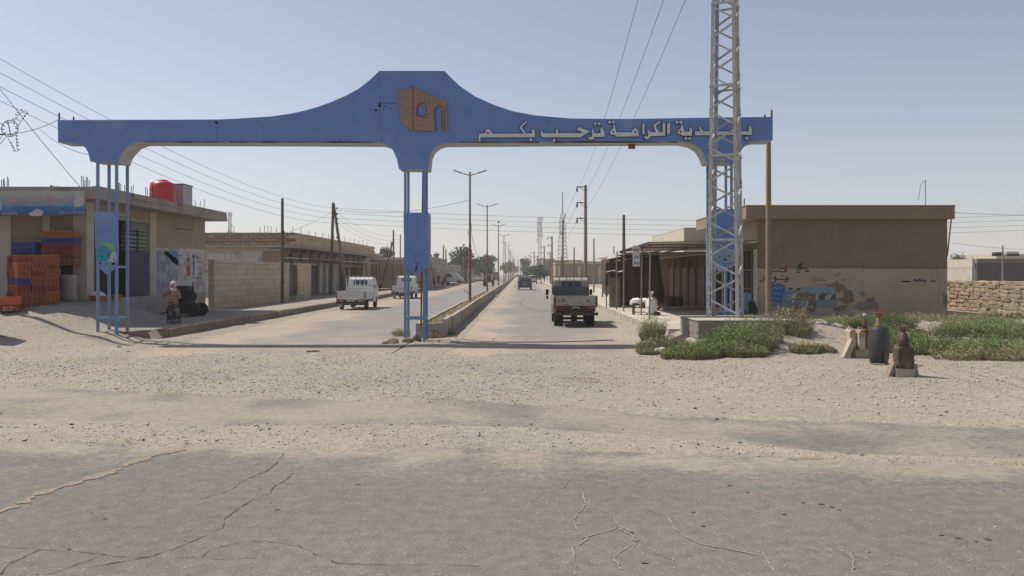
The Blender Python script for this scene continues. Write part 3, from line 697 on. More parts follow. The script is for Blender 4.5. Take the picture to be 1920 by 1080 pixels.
mp = pl('pylon_panel', [(756.5,399),(803,399),(803,497),(780,514.5),(758.5,501)], GY-.03, .74)
for x, y, r in ((535,570,1.8),(543,605,3.0),(550,585,2.4),(538,620,2.6),(485,330,1.2),(590,345,1.2),(472,520,1),(532,548,1)): blot(600+x/3, 300+y/3, r, par=mp, sx=.6, yy=GY-.032)
rp = pl('pylon_panel', [(1338,392),(1379,392),(1379,490),(1358,508),(1338,492)], GY-.03, .7)
b = MB(); b.prism([[(1343,470),(1377,468),(1377,492),(1345,492)]], lambda u, v: P(u, v, GY-.034), (0,.003,0)); b.build('poster_pale', mat('pale poster', (.20,.32,.50), col2=(.36,.44,.52), s2=12, t2=.5, bump=0), rp)
for u, v, r in ((1350,482,2),(1366,480,1.6),(1360,487,2.4),(1372,474,1.4)): blot(u, v, r, yy=GY-.038, par=rp)
MB().bar((-3.2, GY+.5, .3), (-3.13, GY+.5, 6), .05).build('rusty_pipe', M['rust'], gate)
for u, v0, v1 in ((111,212,226),(138,219,226),(1447,206,221),(1434,215,221)): MB().tube([P(u,v1,GY+.1), P(u,v0,GY+.1)], .03, 6).build('stub', M['dark'], gate)
MB().box(P(1179,278,GY+.4), P(1190,268,GY+.55)).build('rusty_lamp_bracket', M['rust'], gate)

# ------------------------------------------------------------------ lattice mast and its plinth
pln = empty('mast_plinth', (0,0,0), 'pale concrete plinth under the steel lattice mast', 'plinth')
MB().box((5.03, 22.5, .1), (7.75, 25.0, .85)).build('block', mat('shade darkened concrete', (.22,.19,.16), var=.14, scale=2, bump=.4, bscale=14), pln)  # sides given darker concrete to paint in their shade; cap stays pale
MB().box((5.0, 22.47, .851), (7.78, 25.03, .875)).build('cap', M['concrete_l'], pln)
for k in range(4): MB().box((5.018, 22.55, .2+.16*k), (5.029, 24.95, .215+.16*k)).build('board_mark', M['concrete'], pln)
mast = empty('lattice_mast', (0,0,0), 'tall galvanised steel lattice mast standing in front of the right end of the arch', 'mast')
an = R(24); C0 = Vector((6.235, 24.24, 0)); ex = Vector((math.cos(an), -math.sin(an), 0)); ey = Vector((math.sin(an), math.cos(an), 0))
def mw_(z): return max(.35, .97 - .0295*(z-.87))
def corner(i, z):
    h = mw_(z)/2; sx, sy = ((-1,-1),(1,-1),(1,1),(-1,1))[i]; return C0 + ex*sx*h + ey*sy*h + Vector((0,0,z))
ZT = 17.5
for i in range(4):
    b = MB(); a, c = corner(i, .87), corner(i, ZT); sx, sy = ((-1,-1),(1,-1),(1,1),(-1,1))[i]
    w = .105
    # L-section: two flanges running along the faces
    for d, o_ in ((-ex*sx, ey*sy), (-ey*sy, ex*sx)):
        vs = [a, a+d*w, c+d*w, c, a-o_*.012, a+d*w-o_*.012, c+d*w-o_*.012, c-o_*.012]
        b.add(vs, [(0,1,2,3),(7,6,5,4),(0,4,5,1),(1,5,6,2),(2,6,7,3),(3,7,4,0)])
    b.build('leg', M['galv'], mast)
zs = [.92]; 
while zs[-1] < ZT-.5: zs.append(zs[-1] + .585 - .004*len(zs))
for fce in range(4):
    i0, i1 = fce, (fce+1) % 4
    nrm = (-ey, ex, ey, -ex)[fce]
    for k in range(len(zs)-1):
        flip = (k + (1 if fce in (1,3) else 0)) % 2
        a, c = (corner(i0, zs[k]+.04), corner(i1, zs[k+1]-.04)) if flip else (corner(i1, zs[k]+.04), corner(i0, zs[k+1]-.04))
        MB().angle(a + nrm*.012, c + nrm*.012, .05, nrm, .007).build('brace', M['galv'], mast)
for z in (3.2, 5.72, 7.82, 10.3, 12.8, 15.3):
    for fce in range(4):
        i0, i1 = fce, (fce+1) % 4; nrm = (-ey, ex, ey, -ex)[fce]
        MB().angle(corner(i0, z)+nrm*.022, corner(i1, z)+nrm*.022, .06, nrm, .008).build('horizontal', M['galv'], mast)

def pole(u, v0, v1, Yd, r=.11, m='wood', top_u=None, name='utility_pole', label='', z0=None, cat='utility pole', group=None):
    """tapered pole seen from v0 (top) to v1 (base)"""
    a = P(u, v1, Yd); c = P(top_u if top_u is not None else u, v0, Yd)
    if z0 is not None: a.z = z0
    o = empty(name, (a.x, a.y, a.z), label, cat, group)
    MB().tube([(0,0,-.1), (c-a)*.5, c-a], [r, r*.88, r*.74], 10).build('shaft', M[m], o); return o, a, c
po, a, c = pole(1441, 256, 598, 31, .125, 'wood_l', label='pale round wooden pole standing before the brown building beside the arch end', z0=.2)
b = MB(); b.tube([(0,-.13,1.9+.4), (.13,-.02,1.95+.4), (0,.12,1.9+.4), (-.13,0,1.95+.4), (0,-.13,1.9+.4)], .012, 5); b.build('wire_wrap', M['wire'], po)

# ------------------------------------------------------------------ left corner shop
LX = -16.13
def LP(u, v): return PX(u, v, LX)
shop = empty('corner_shop', (0,0,0), 'single storey tan shop with thick roof slab, blue sign and mural on the left corner', 'shop')
FY = 29.8
def sb(name, a, b_, m, par=shop, jit=0): return MB().box(a, b_, jit=jit).build(name, M[m], par)
# shell: rear, sides, floors (openings left between piers)
sb('plinth', (-30, FY-.05, -.1), (LX+.02, 41.05, 1.22), 'concrete')
sb('step', (-22, FY-.85, .6), (-16.5, FY-.06, 1.18), 'concrete_l', jit=.03)
sb('step', (-16.6, FY-.3, .4), (-15.6, 33.2, .86), 'concrete', jit=.03)
sb('step', (-15.95, 30.2, .3), (-15.45, 33.0, .60), 'concrete', jit=.03)
sb('rear_wall', (-30, 40.8, 1.22), (LX-.3, 41.05, 4.86), 'render_tan')
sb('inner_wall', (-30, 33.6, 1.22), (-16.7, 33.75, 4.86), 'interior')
sb('wall', (LX-.28, 35.5, 1.22), (LX, 41.05, 4.86), 'render_tan')
sb('pier', (LX-.45, 34.9, 1.22), (LX+.025, 35.5, 4.86), 'cream')
sb('pier', (LX-.5, FY, 1.22), (LX+.02, FY+.5, 4.86), 'cream')
sb('pier', (-19.6, FY, 1.22), (-18.95, FY+.45, 4.86), 'cream')
sb('pier', (-19.0, FY+.1, 3.3), (-17.0+.35, FY+.35, 4.86), 'brick_brown')
sb('lintel', (-18.95, FY+.05, 3.45), (-16.65, FY+.3, 4.84), 'brick_brown')
sb('lintel', (-30, FY+.05, 3.45), (-19.6, FY+.3, 4.84), 'brick_brown')
sb('mullion', (-17.75, FY, 3.6), (-17.5, FY+.04, 4.4), 'concrete_l')
sb('shutter', (-30, FY+.3, 1.22), (-19.6, FY+.36, 3.45), 'polegrey')
# street side bay 1: dark opening, bay 2: purple sheet and cluttered upper window
sb('lintel', (LX-.3, 30.3, 4.35), (LX-.02, 34.9, 4.86), 'render_tan')
sb('door_panel', (LX-.10, 33.05, 1.25), (LX-.03, 34.88, 3.05), 'purple')
sb('frame', (LX-.12, 33.0, 1.25), (LX, 33.08, 4.4), 'dark')
sb('frame', (LX-.12, 33.1, 3.05), (LX-.01, 34.88, 3.12), 'dark')
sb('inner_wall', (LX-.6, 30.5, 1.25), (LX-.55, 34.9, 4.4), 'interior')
M['carton'] = mat('grey green cartons', (.20,.22,.18), var=.2, bump=.1, rndv=.25)
for k in range(7):
    for j in range(2): sb('shelf_box', (LX-.4+.05*rnd.random(), 33.15+j*.88+.06*rnd.random(), 3.14+k*.17), (LX-.08, 33.85+j*.88, 3.26+k*.17), 'carton')
sb('bundle', (LX-.35, 33.3, 4.33-.25), (LX-.06, 34.6, 4.33), 'carton')
# mural zone below
Lp = lambda u, v: PX(u, v, LX+.004)
mz = MB(); mz.prism([[(292.5,464),(330,465),(383.5,468),(383.5,552),(340,555),(293,556)]], lambda u, v: PX(u, v, LX+.003), (-.003,0,0)); mur = mz.build('whitewash_panel', M['white_pl'], shop)
def lpoly(name, uv, m, par=mur, d=.008): 
    return MB().prism([uv], lambda u, v: PX(u, v, LX+d), (-.003,0,0)).build(name, m, par)
Zb = lambda x, y: (165 + x/4.91, 380 + y/4.91)
lpoly('mural_grey', [Zb(*p) for p in [(605,440),(728,448),(830,530),(830,700),(790,760),(720,840),(625,850)]], mat('mural grey', (.24,.27,.31), var=.2, scale=3, bump=0, col2=(.36,.37,.38), s2=3, t2=.5))
lpoly('mural_blue', [Zb(*p) for p in [(700,446),(830,450),(830,578),(790,560),(740,500),(705,480)]], mat('mural blue', (.10,.20,.42), var=.15, scale=5, bump=0))
f1 = [Zb(*p) for p in [(905,590),(925,570),(943,585),(940,675),(915,675)]]
lpoly('mural_figure', f1, mat('mural orange', (.42,.10,.05), bump=0)); lpoly('mural_figure', [Zb(*p) for p in [(965,530),(980,530),(983,600),(976,672),(967,672)]], mat('mural figure blue', (.05,.16,.34), bump=0))
for x, y in ((925,530),(971,500)):
    lpoly('mural_head', [Zb(x+9*math.cos(a*.785), y+24*math.sin(a*.785)) for a in range(8)], M['ink'], d=.009)
lpoly('mural_face', [Zb(925+6*math.cos(a*.785), 545+17*math.sin(a*.785)) for a in range(8)], M['skin'], d=.012)
lpoly('mural_face', [Zb(973+5*math.cos(a*.785), 515+14*math.sin(a*.785)) for a in range(8)], M['skin'], d=.012)
def scribble(mb, to3, x0, x1, y, amp, w, n, seed, k=18):
    rs = random.Random(seed); pts = []; m = max(4, int(abs(x1-x0)/amp*1.1))
    for i in range(m):
        t_ = i/(m-1); pts.append(to3(x0+(x1-x0)*t_, y + (0 if i % 2 else -amp*rs.choice((.3,.5,1.0)))))
    ribbon(mb, pts, w, .004, n)
    for i in range(max(1, m//4)):
        x = x0+(x1-x0)*rs.random(); yy = y + amp*rs.choice((-1.3,.6)); ribbon(mb, [to3(x, yy), to3(x+amp*.25, yy)], w*1.3, .004, n)
b = MB()
for x0, x1, y, a_ in ((1048,1000,510,12),(1050,1005,555,26),(1050,1000,605,10),(1052,1005,655,22),(1058,950,698,14)): scribble(b, lambda x, y: PX(*Zb(x, y), LX+.008), x0, x1, y, a_, .028, (1,0,0), y)
scribble(b, lambda x, y: PX(*Zb(x, y), LX+.008), 870, 836, 490, 12, .03, (1,0,0), 5)
b.build('mural_writing', M['ink'], mur)['kind'] = 'stuff'
# bracket hanging off the slab
b = MB(); b.tube([PX(361.8,432,LX+.5), PX(330,428,LX+.3)], .02, 5); b.tube([PX(361.8,432,LX+.5), PX(361.8,388,LX+.5)], .012, 5); b.build('bracket', M['dark'], shop)
# slab with overhang, slightly uneven
sl_ = MB(); SXo = -15.1
sl_.prism([[(-30,28.55),(SXo,28.55),(SXo,41.3),(-30,41.3)]], lambda x, y: (x, y, 4.86), (0,0,.30)); sl_.build('roof_slab', M['slab'], shop)
sb('parapet', (-30, 28.6, 5.161), (SXo-.04, 28.75, 5.29), 'slab'); sb('parapet', (SXo-.25, 28.76, 5.161), (SXo-.03, 34.8, 5.33), 'slab'); sb('parapet', (SXo-.3, 35.9, 5.161), (SXo+.0, 41.25, 5.32), 'slab')
sb('parapet', (SXo-.22, 31.2, 5.10), (SXo+.05, 35.2, 5.26), 'slab')
def rebars(par, pts, h, seed, r=.014):
    rs = random.Random(seed)
    for p in pts:
        MB().tube([(p[0], p[1], p[2]-.1), (p[0]+rs.uniform(-.05,.05), p[1], p[2]+h*rs.uniform(.75,1.1))], r, 5).build('rebar', M['dark'], par)
for u0, u1, v1, n, h in ((4,15,357,5,.50),(93,108,357,6,.22),(154,167,358,6,.52),(221,227,362,4,.4),(233,249,365,5,.40),(274,288,370,5,.5),(367,382,388,3,.36)):
    rebars(shop, [tuple(PX(u0+(u1-u0)*i/(n-1), v1, -15.6-.25*rnd.random()) if u0 > 200 else P(u0+(u1-u0)*i/(n-1), v1, 29.2+.3*rnd.random())) for i in range(n)], h, u0)
# sign
sg = empty('shop_sign', P(80,405,28.45), 'wide weathered blue and white Arabic sign hung on the corner shop roof slab', 'sign')
sgm = bpy.data.materials.new('sign print'); sgm.use_nodes = True; N, L = nodes_of(sgm)
sx = N.new('ShaderNodeSeparateXYZ'); gg = N.new('ShaderNodeNewGeometry'); L.new(gg.outputs['Position'], sx.inputs[0])
nz = N.new('ShaderNodeTexNoise'); nz.inputs['Scale'].default_value = 2.2; L.new(gg.outputs['Position'], nz.inputs['Vector'])
ad = N.new('ShaderNodeMath'); ad.operation = 'MULTIPLY_ADD'; L.new(nz.outputs['Fac'], ad.inputs[0]); ad.inputs[1].default_value = .22; L.new(sx.outputs['Z'], ad.inputs[2])
mrr = N.new('ShaderNodeMapRange'); mrr.inputs[1].default_value = 4.28; mrr.inputs[2].default_value = 5.22; L.new(ad.outputs[0], mrr.inputs[0])
cr = N.new('ShaderNodeValToRGB'); cr.color_ramp.elements[0].color = (.05,.095,.13,1); cr.color_ramp.elements[1].color = (.42,.42,.34,1)
for p_, c_ in ((.20,(.035,.09,.22)),(.36,(.05,.17,.38)),(.52,(.18,.28,.38)),(.75,(.32,.36,.35))):
    e = cr.color_ramp.elements.new(p_); e.color = (*c_, 1)
L.new(mrr.outputs[0], cr.inputs[0]); L.new(cr.outputs[0], N['Principled BSDF'].inputs['Base Color']); N['Principled BSDF'].inputs['Roughness'].default_value = .6
MB().prism([[(-60,357.5),(158,358.5),(159,404),(-60,405)]], lambda u, v: P(u, v, 28.45)-sg.location, (0,.08,0)).build('board', sgm, sg)
ZS = lambda x, y: P(x/11.64, 350 + y/11.64, 28.44)-sg.location
pk = mat('faded pink print', (.42,.28,.31), var=.12, scale=6, bump=0, col2=(.30,.31,.37), t2=.6, s2=4)
for pts_ in ([(150,255),(165,180),(200,180),(205,255),(560,255),(700,250),(840,240),(850,170),(885,170),(885,330),(450,335),(440,385),(405,380),(400,340),(220,340),(200,395),(120,385),(100,345),(155,330)],
             [(940,330),(960,210),(1040,180),(1180,200),(1200,260),(1440,240),(1590,240),(1600,290),(1580,325),(1290,330),(1260,380),(1180,375),(1130,390),(1060,375),(1020,395),(970,385)]):
    MB().prism([pts_], ZS, (0,.003,0)).build('print_lettering', pk, sg)
gw = mat('sign grey print', (.46,.47,.48), var=.2, scale=10, bump=0)
for pts_ in ([(620,600),(650,565),(720,545),(790,480),(880,500),(940,530),(935,600),(900,640),(680,640)], [(1620,400),(1600,330),(1660,240),(1640,160),(1700,110),(1800,150),(1830,260),(1820,380),(1740,445),(1640,455)], [(-60,270),(0,262),(35,310),(45,400),(30,490),(-10,530),(-60,530)]):
    MB().prism([pts_], ZS, (0,.003,0)).build('print_picture', gw, sg)
# Arabic shaping with presentation forms
FORMS = {}
for cp in range(0xFE80, 0xFEFD):
    d = unicodedata.decomposition(chr(cp)).split()
    if len(d) == 2: FORMS.setdefault(chr(int(d[1], 16)), {})[d[0][1:-1]] = chr(cp)
def shape(s):
    out = []
    j = lambda c, k: c in FORMS and k in FORMS[c]
    for i, c in enumerate(s):
        if c not in FORMS: out.append(c); continue
        prev = i > 0 and j(s[i-1], 'initial'); nxt = i+1 < len(s) and s[i+1] in FORMS and j(c, 'initial') and j(s[i+1], 'final')
        k = 'medial' if prev and nxt and j(c,'medial') else 'final' if prev and j(c,'final') else 'initial' if nxt else 'isolated'
        out.append(FORMS[c].get(k, c))
    return ''.join(reversed(out))
def text(name, s, loc, w, h, m, parent, axis='front', arabic=True, bold=.0):
    cu = bpy.data.curves.new(name, 'FONT'); cu.body = shape(s) if arabic else s; cu.size = 1; cu.offset = bold; cu.resolution_u = 2
    to = bpy.data.objects.new(name, cu); COL.objects.link(to); dg = bpy.context.evaluated_depsgraph_get()
    me = bpy.data.meshes.new_from_object(to.evaluated_get(dg)); bpy.data.objects.remove(to)
    xs_ = [v.co.x for v in me.vertices]; ys_ = [v.co.y for v in me.vertices]
    if not xs_: return
    x0, x1, y0, y1 = min(xs_), max(xs_), min(ys_), max(ys_)
    for v in me.vertices:
        a, b_ = (v.co.x-x0)/(x1-x0)*w, (v.co.y-y0)/(y1-y0)*h
        v.co = (a, 0, b_) if axis == 'front' else (0, a, b_)
    me.materials.clear(); me.materials.append(m); o = link(name, me, parent, loc); return o
dk = M['ink']; pxm = 28.44/F
for s_, x0, x1, y0, y1, m_ in (('(بي - صوص - فروج - فخاذ - جنح - سمان)', 300, 1410, 440, 492, dk), ('بإدارة : قصي ابو عبود', 1285, 1845, 530, 600, gw)):
    p0 = ZS(x0, y1); text('sign_writing', s_, p0, (x1-x0)/11.64*pxm, (y1-y0)/11.64*pxm, m_, sg, bold=.02)
text('sign_number', '610373', ZS(52, 615), 312/11.64*pxm, 55/11.64*pxm, gw, sg, arabic=False, bold=.01)
# water tanks on the roof
tk = empty('water_tank', (-15.75, 35.3, 5.25), 'red plastic ribbed water tank on the corner shop roof', 'water tank')
b = MB(); b.lathe([(.50,0),(.53,.06),(.53,.22),(.505,.25),(.535,.29),(.535,.48),(.51,.51),(.535,.55),(.53,.78),(.46,.92),(.30,1.0),(.22,1.01)], 24); b.build('body', M['red_tank'], tk)
MB().lathe([(.23,1.0),(.24,1.03),(.20,1.06),(.0,1.065)], 18).build('lid', M['red_tank'], tk)
MB().lathe([(.09,0),(.12,.015),(.09,.03)], 12, c=(-.32,-.36,.93), rot=Matrix.Rotation(.7,3,'X')).build('spout', M['sack'], tk)
t2_ = empty('water_tank', (-15.35, 36.6, 5.25), 'square grey sheet metal tank behind the red tank on the roof', 'water tank')
MB().box((-.35,-.5,0), (.18,.5,.95)).build('body', M['grey_tank'], t2_)
MB().box((-.38,-.53,.951), (.21,.53,.985)).build('rim', M['dark'], t2_); MB().lathe([(.1,.985),(.1,1.02),(0,1.02)], 10, c=(0,0,0)).build('cap', M['dark'], t2_)

# crates
def crate_mesh(w=.60, d=.40, h=.235):
    b = MB(); t_ = .022
    b.box((-w/2,-d/2,0), (w/2,d/2,.02))
    for s in (-1, 1):
        for z0, z1 in ((0,.04),(.062,.085),(.105,.128),(.148,.165),(h-.052,h)):
            b.box((-w/2, s*d/2-(t_ if s > 0 else 0), z0), (w/2, s*d/2+(0 if s > 0 else t_), z1))
            b.box((s*w/2-(t_ if s > 0 else 0), -d/2+t_+.001, z0), (s*w/2+(0 if s > 0 else t_), d/2-t_-.001, z1))
        for x in (-.5,-.17,.17,.5):
            b.box((x*(w-.03)-.014, s*(d/2-.003)-.008, .002), (x*(w-.03)+.014, s*(d/2-.003)+.011 if s > 0 else s*(d/2-.003)+.008, h-.002))
        for y in (-.5,-.2,.2,.5):
            b.box((s*(w/2-.003)-.009, y*(d-.05)-.013, .002), (s*(w/2-.003)+.009, y*(d-.05)+.013, h-.002))
    for s in (-1, 1):
        b.box((-w/2-.014, s*(d/2+.0005)-(.0 if s>0 else .014), h-.022), (w/2+.014, s*(d/2+.0005)+(.014 if s>0 else .0), h-.001)); b.box((s*(w/2+.0005)-(.0 if s>0 else .014), -d/2, h-.022), (s*(w/2+.0005)+(.014 if s>0 else .0), d/2, h-.001))
    me = bpy.data.meshes.new('crate'); me.from_pydata(b.v, [], b.f); return me
CM = {}
for c_ in ('orange','brown_crate','red_crate','blue_crate'):
    me = crate_mesh(); me.materials.append(M[c_]); CM[c_] = me
CN = {'orange':'orange','brown_crate':'brown orange','red_crate':'dark red','blue_crate':'blue'}
ORD = ['bottom','second','third','fourth','fifth','sixth','seventh','top']
def stack(x, y, z, rz, cols, where, h=.258):
    n = len(cols)
    for k, c_ in enumerate(cols):
        pos = 'bottom' if k == 0 else ('top' if k == n-1 else ORD[k])
        o = link('crate', CM[c_], None, (x+rnd.uniform(-.015,.015), y+rnd.uniform(-.015,.015), z+k*h), rz+rnd.uniform(-.03,.03))
        o.scale = (1,1,h/.24)
        tag(o, f'{CN[c_]} crate, {pos} of {n} in {where}', 'crate', 'plastic crates stacked before the corner shop')
rz = R(-52)
e = Vector((math.cos(R(38)), math.sin(R(38)), 0)); l_ = Vector((-math.sin(R(38)), math.cos(R(38)), 0))
o_, br, rd, bl = 'orange','brown_crate','red_crate','blue_crate'
base = P(44, 570, 27.3); base.z = 1.03
# end faces (0.40 wide) run along e
ang = math.atan2(l_.y, l_.x)
for i, (cols, w_) in enumerate([((br,br,rd,bl,br,br,rd),'the near end stack of the crate block'), ((br,br,rd,br,rd,br,br),'the front middle stack of the crate block'), ((br,br,rd,br,br,br,br),'the far right stack of the crate block')]):
    p = base + e*(.42*i); stack(p.x, p.y, 1.0+.02*i, ang, cols, w_)
for i, (cols, w_) in enumerate([((br,rd,br,bl,br,o_,br),'the back left stack of the crate block'), ((br,br,rd,br,br,br,o_),'the back middle stack of the crate block')]):
    p = base + l_*.63 + e*(.42*i); stack(p.x, p.y, 1.02, ang, cols, w_)
for i_, w_ in ((3,'the far left rear stack of the crate block'),(4,'the outermost rear stack of the crate block')):
    q_ = base + l_*(.63*i_); stack(q_.x, q_.y, 1.02, ang, ((br,rd,o_,bl,br,br,rd),(br,br,br,bl,rd,br,br))[i_-3], w_)
p = base + l_*1.26; stack(p.x, p.y, 1.02, ang, (br,br,br,rd,br,br,rd), 'the middle rear stack of the crate block')
p = P(20, 580, 26.6); stack(p.x, p.y, .90, R(25), (rd, o_), 'the low pile before the crate block')
p = P(-18, 630, 24.3); stack(p.x-.14, p.y, .30, R(80), (rd, br, rd, rd, br, rd, br), 'the stack cut by the left picture edge')
for k, (c_, u, v) in enumerate([(bl,47,474),(bl,47,462),(o_,97,441),(o_,129,441),(bl,97,453.5),(bl,129,453.5),(rd,96,466),(rd,128,466),(rd,96,479),(rd,128,479),(br,96,493),(br,128,493)]):
    q = P(u, v, 29.3); o = link('crate', CM[c_], None, (q.x, q.y+.1, q.z-.08), 0)
    tag(o, f"{CN[c_]} plastic crate, {'left' if k%2==0 else 'right'} one in the {('upper','lower')[k%2] if k<2 else ('first','first','second','second','third','third','fourth','fourth','fifth','fifth')[k-2]} row of the shop front pile", 'crate', 'plastic crates at the shop front')
    if k < 2: o['label'] = ('lower','upper')[k] + ' blue crate at the left of the pile in the shop front'; o.scale[0] = 1.35
for k, (u, v) in enumerate(((186,548),(212,548),(186,536),(212,536))):
    q = PX(u, v, -15.9); o = link('crate', CM[o_], None, (q.x, q.y, .86+(k//2)*.25), R(90)); o.scale = (1,.95,1)
    tag(o, ('lower near','lower far','upper near','upper far')[k] + ' orange crate on the step behind the left pylon', 'crate')
for k in range(3):
    q = P(108, 540-k*14, 29.6); o = link('crate', CM[(rd,bl,bl)[k]], None, (q.x, q.y, 1.2+k*.26), 0); tag(o, ('bottom dark red','middle blue','top blue')[k] + ' crate in the shaded column under the pile at the shop front', 'crate')
sk = MB().lathe([(.27,0),(.30,.15),(.26,.5),(.29,.8),(.27,.93),(.2,.95)], 9, sx=1, sy=.8); 
tag(sk.build('feed_sack', M['concrete'], None, (P(128,520,29.3).x, 29.35, 1.19)), 'tall pale stuffed sack propping up the crate pile at the shop front', 'sack')
sk = MB().lathe([(.30,0),(.28,.05),(.18,.13),(.05,.17)], 12); tag(sk.build('plastic_bag', M['sack'], None, (-15.9, PX(182,548,-15.9).y, .86+.49)), 'white plastic bag lying on the orange crates on the step', 'bag')

# diesel pump on wheels behind the woman
pm = empty('diesel_pump', (-14.45, 34.6, .32), 'dark diesel engine pump cart parked on the sidewalk behind the woman', 'engine cart', rz=0)
DK = mat('dark navy machine', (.022,.025,.04), rough=.6, var=.3, scale=6, bump=.3, bscale=12)
MB().box((-.5,-.35,.12), (.30,.35,.66)).build('chassis', DK, pm); MB().box((-.42,-.3,.621), (.28,.3,.95), jit=.03).build('engine', DK, pm)
MB().box((-.30,-.25,1.0), (.20,.2,1.32), jit=.02).build('fuel_tank', DK, pm); MB().box((-.05,-.15,.96), (.15,.1,.999)).build('mount', DK, pm)
MB().tube([(.32,0,.9),(.33,0,1.25),(.33,0,1.28),(.33,0,1.5)], [.055,.055,.03,.03], 8).build('exhaust', M['black'], pm)
MB().lathe([(.05,-.06),(.22,-.06),(.24,0),(.22,.06),(.05,.06)], 14, c=(.42,-.36,.9), rot=Matrix.Rotation(R(90),3,'X')).build('flywheel', DK, pm)
for x, y, r_ in ((.52,-.42,.30),(-.4,-.42,.24),(.52,.42,.30)):
    w_ = MB().lathe([(r_*.5,-.07),(r_*.9,-.08),(r_,-.04),(r_,.04),(r_*.9,.08),(r_*.5,.07)], 20, c=(x,y,r_), rot=Matrix.Rotation(R(90),3,'X')).build('wheel', M['black'], pm)
    MB().lathe([(.03,-.05),(r_*.5,-.05),(r_*.5,.05),(.03,.05)], 14, c=(x,y,r_), rot=Matrix.Rotation(R(90),3,'X')).build('rim', DK, w_)
MB().bar((-.45,-.1,.3), (-1.0,-.2,.12), .05).build('tow_bar', DK, pm)

# block wall along the left sidewalk
bw = empty('block_wall', (-15.7, 41.2, .3), 'long tan cement block wall with dark joints along the left sidewalk', 'wall'); bw.location = (0,0,0)
MB().box((-15.98, 41.15, .3), (-15.72, 54.6, 2.72)).build('core', M['mortar'], bw); MB().box((-15.98, 56.6, .3), (-15.72, 60.2, 2.72)).build('core', M['mortar'], bw)
blm = MB().box((-.15, -.485, -.142), (.15, .485, .142), jit=.004).build('block', M['block'], bw)
fst = True
for r_ in range(8):
    y = 41.12 + (0 if r_ % 2 else -.0)
    offs = 0 if r_ % 2 else .5
    y0 = 41.12
    edges = [41.12] + [41.12+offs+i for i in range(1 if offs == 0 else 0, 30)]
    edges = sorted(set(e_ for e_ in edges if e_ < 60.3)) + [60.3]
    for a_, c_ in zip(edges[:-1], edges[1:]):
        if c_-a_ < .08: continue
        if a_ < 54.6 and c_ > 54.6: c_ = 54.6
        if a_ < 56.6 and c_ > 56.6: a_ = 56.6
        if a_ >= 54.6 and c_ <= 56.6: continue
        o = blm if fst else blm.copy()
        if not fst: COL.objects.link(o)
        fst = False; o.location = (-15.85+rnd.uniform(-.006,.006), (a_+c_)/2, .47+r_*.30); o.scale = (1, (c_-a_-.012)/.97, 1)
MB().box((-16.02, 41.1, 2.73), (-15.68, 54.6, 2.90)).build('coping', M['cream'], bw); MB().box((-16.02, 56.6, 2.73), (-15.68, 60.3, 2.90)).build('coping', M['cream'], bw)
sb('gate_leaf', (-15.95, 54.62, .35), (-15.85, 56.58, 2.8), 'dark', bw); sb('door_step', (-15.7, 54.6, .3), (-15.2, 56.5, .65), 'concrete', bw)
# building 2
b2 = empty('row_of_shops', (0,0,0), 'long unfinished tan building with block parapet and shuttered shops behind the block wall', 'building')
SX2 = -18.3
sb('wall', (-44, 62, .2), (SX2-.25, 94.5, 4.1), 'white_pl', b2)
sb('wall_band', (-44, 61.97, 3.9), (-19.4, 61.995, 4.25), 'cream', b2)
for x0 in (-30.5,-26.0): sb('recess', (x0, 61.93, 2.8), (x0+3.6, 61.96, 3.75), 'white_pl', b2)
sb('upper_wall', (SX2-.24, 62.0, 3.1), (SX2, 94.5, 4.15), 'brick_brown', b2)
sb('slab', (-44, 61.2, 4.15), (SX2+1.0, 95, 4.38), 'slab', b2)
sb('parapet_core', (-44, 61.35, 4.38), (SX2+.80, 61.5, 5.30), 'mortar', b2); sb('parapet_core', (SX2+.7, 61.5, 4.38), (SX2+.85, 94.8, 5.34), 'mortar', b2)
pb = MB().box((-.12,-.97,-.11), (.12,.97,.11), jit=.008).build('parapet_block', mat('yellow brown block', (.44,.33,.20), var=.15, scale=2, bump=.4, rndv=.12), b2); fst = True
for r_ in range(4):
    for i in range(17):
        o = pb if fst else pb.copy()
        if not fst: COL.objects.link(o)
        fst = False; o.location = (SX2+.9, 62.4+i*2+(r_%2)*.7-.35, 4.50+r_*.235)
pb2 = MB().box((-.3,-.1,-.1), (.3,.1,.1), jit=.01).build('parapet_block', M['brick_brown'], b2); fst = True
for r_ in range(4):
    for i in range(26):
        if r_ == 3 and i % 4 == 1: continue
        o = pb2 if fst else pb2.copy()
        if not fst: COL.objects.link(o)
        fst = False; o.location = (-17.85-i*.64-(r_%2)*.25, 61.3, 4.50+r_*.235)
rebars(b2, [(-17.6-rnd.random()*20, 61.6, 5.3) for _ in range(16)] + [(SX2+.75, 62+k*2.3, 5.3) for k in range(14)], .55, 3, .02)
sb('recess_panel', (-19.9, 61.9, 2.9), (SX2-.3, 61.96, 3.85), 'brick_brown', b2)
for i in range(11): sb('beam_end', (SX2+.002, 64+i*2.9, 3.85), (SX2+.5, 64.25+i*2.9, 4.14), 'brick_brown', b2)
for i in range(10):
    y = 63.5+i*3.0; w_ = sb('vent_window', (SX2+.002, y, 3.2), (SX2+.03, y+.8, 3.75), 'interior', b2)
for i in range(7):
    y = 64.2+i*4.3; m_ = ('interior','dark','white_pl','white_pl','interior','dark','brick_brown')[i]
    sb('shop_pier', (SX2-.02, y-.55, .33), (SX2+.15, y-.08, 3.1), 'cream' if i % 2 else 'brick_brown', b2)
    sb('shop_front', (SX2-.2, y, .33), (SX2+.0, y+3.7, 2.85), m_, b2)
    for q_ in range(3): sb('door_frame', (SX2+.002, y+.2+q_*1.2, .34), (SX2+.05, y+.3+q_*1.2, 2.8), 'polegrey', b2)
    sb('fascia', (SX2-.02, y, 2.86), (SX2+.08, y+3.7, 3.09), 'cream', b2)
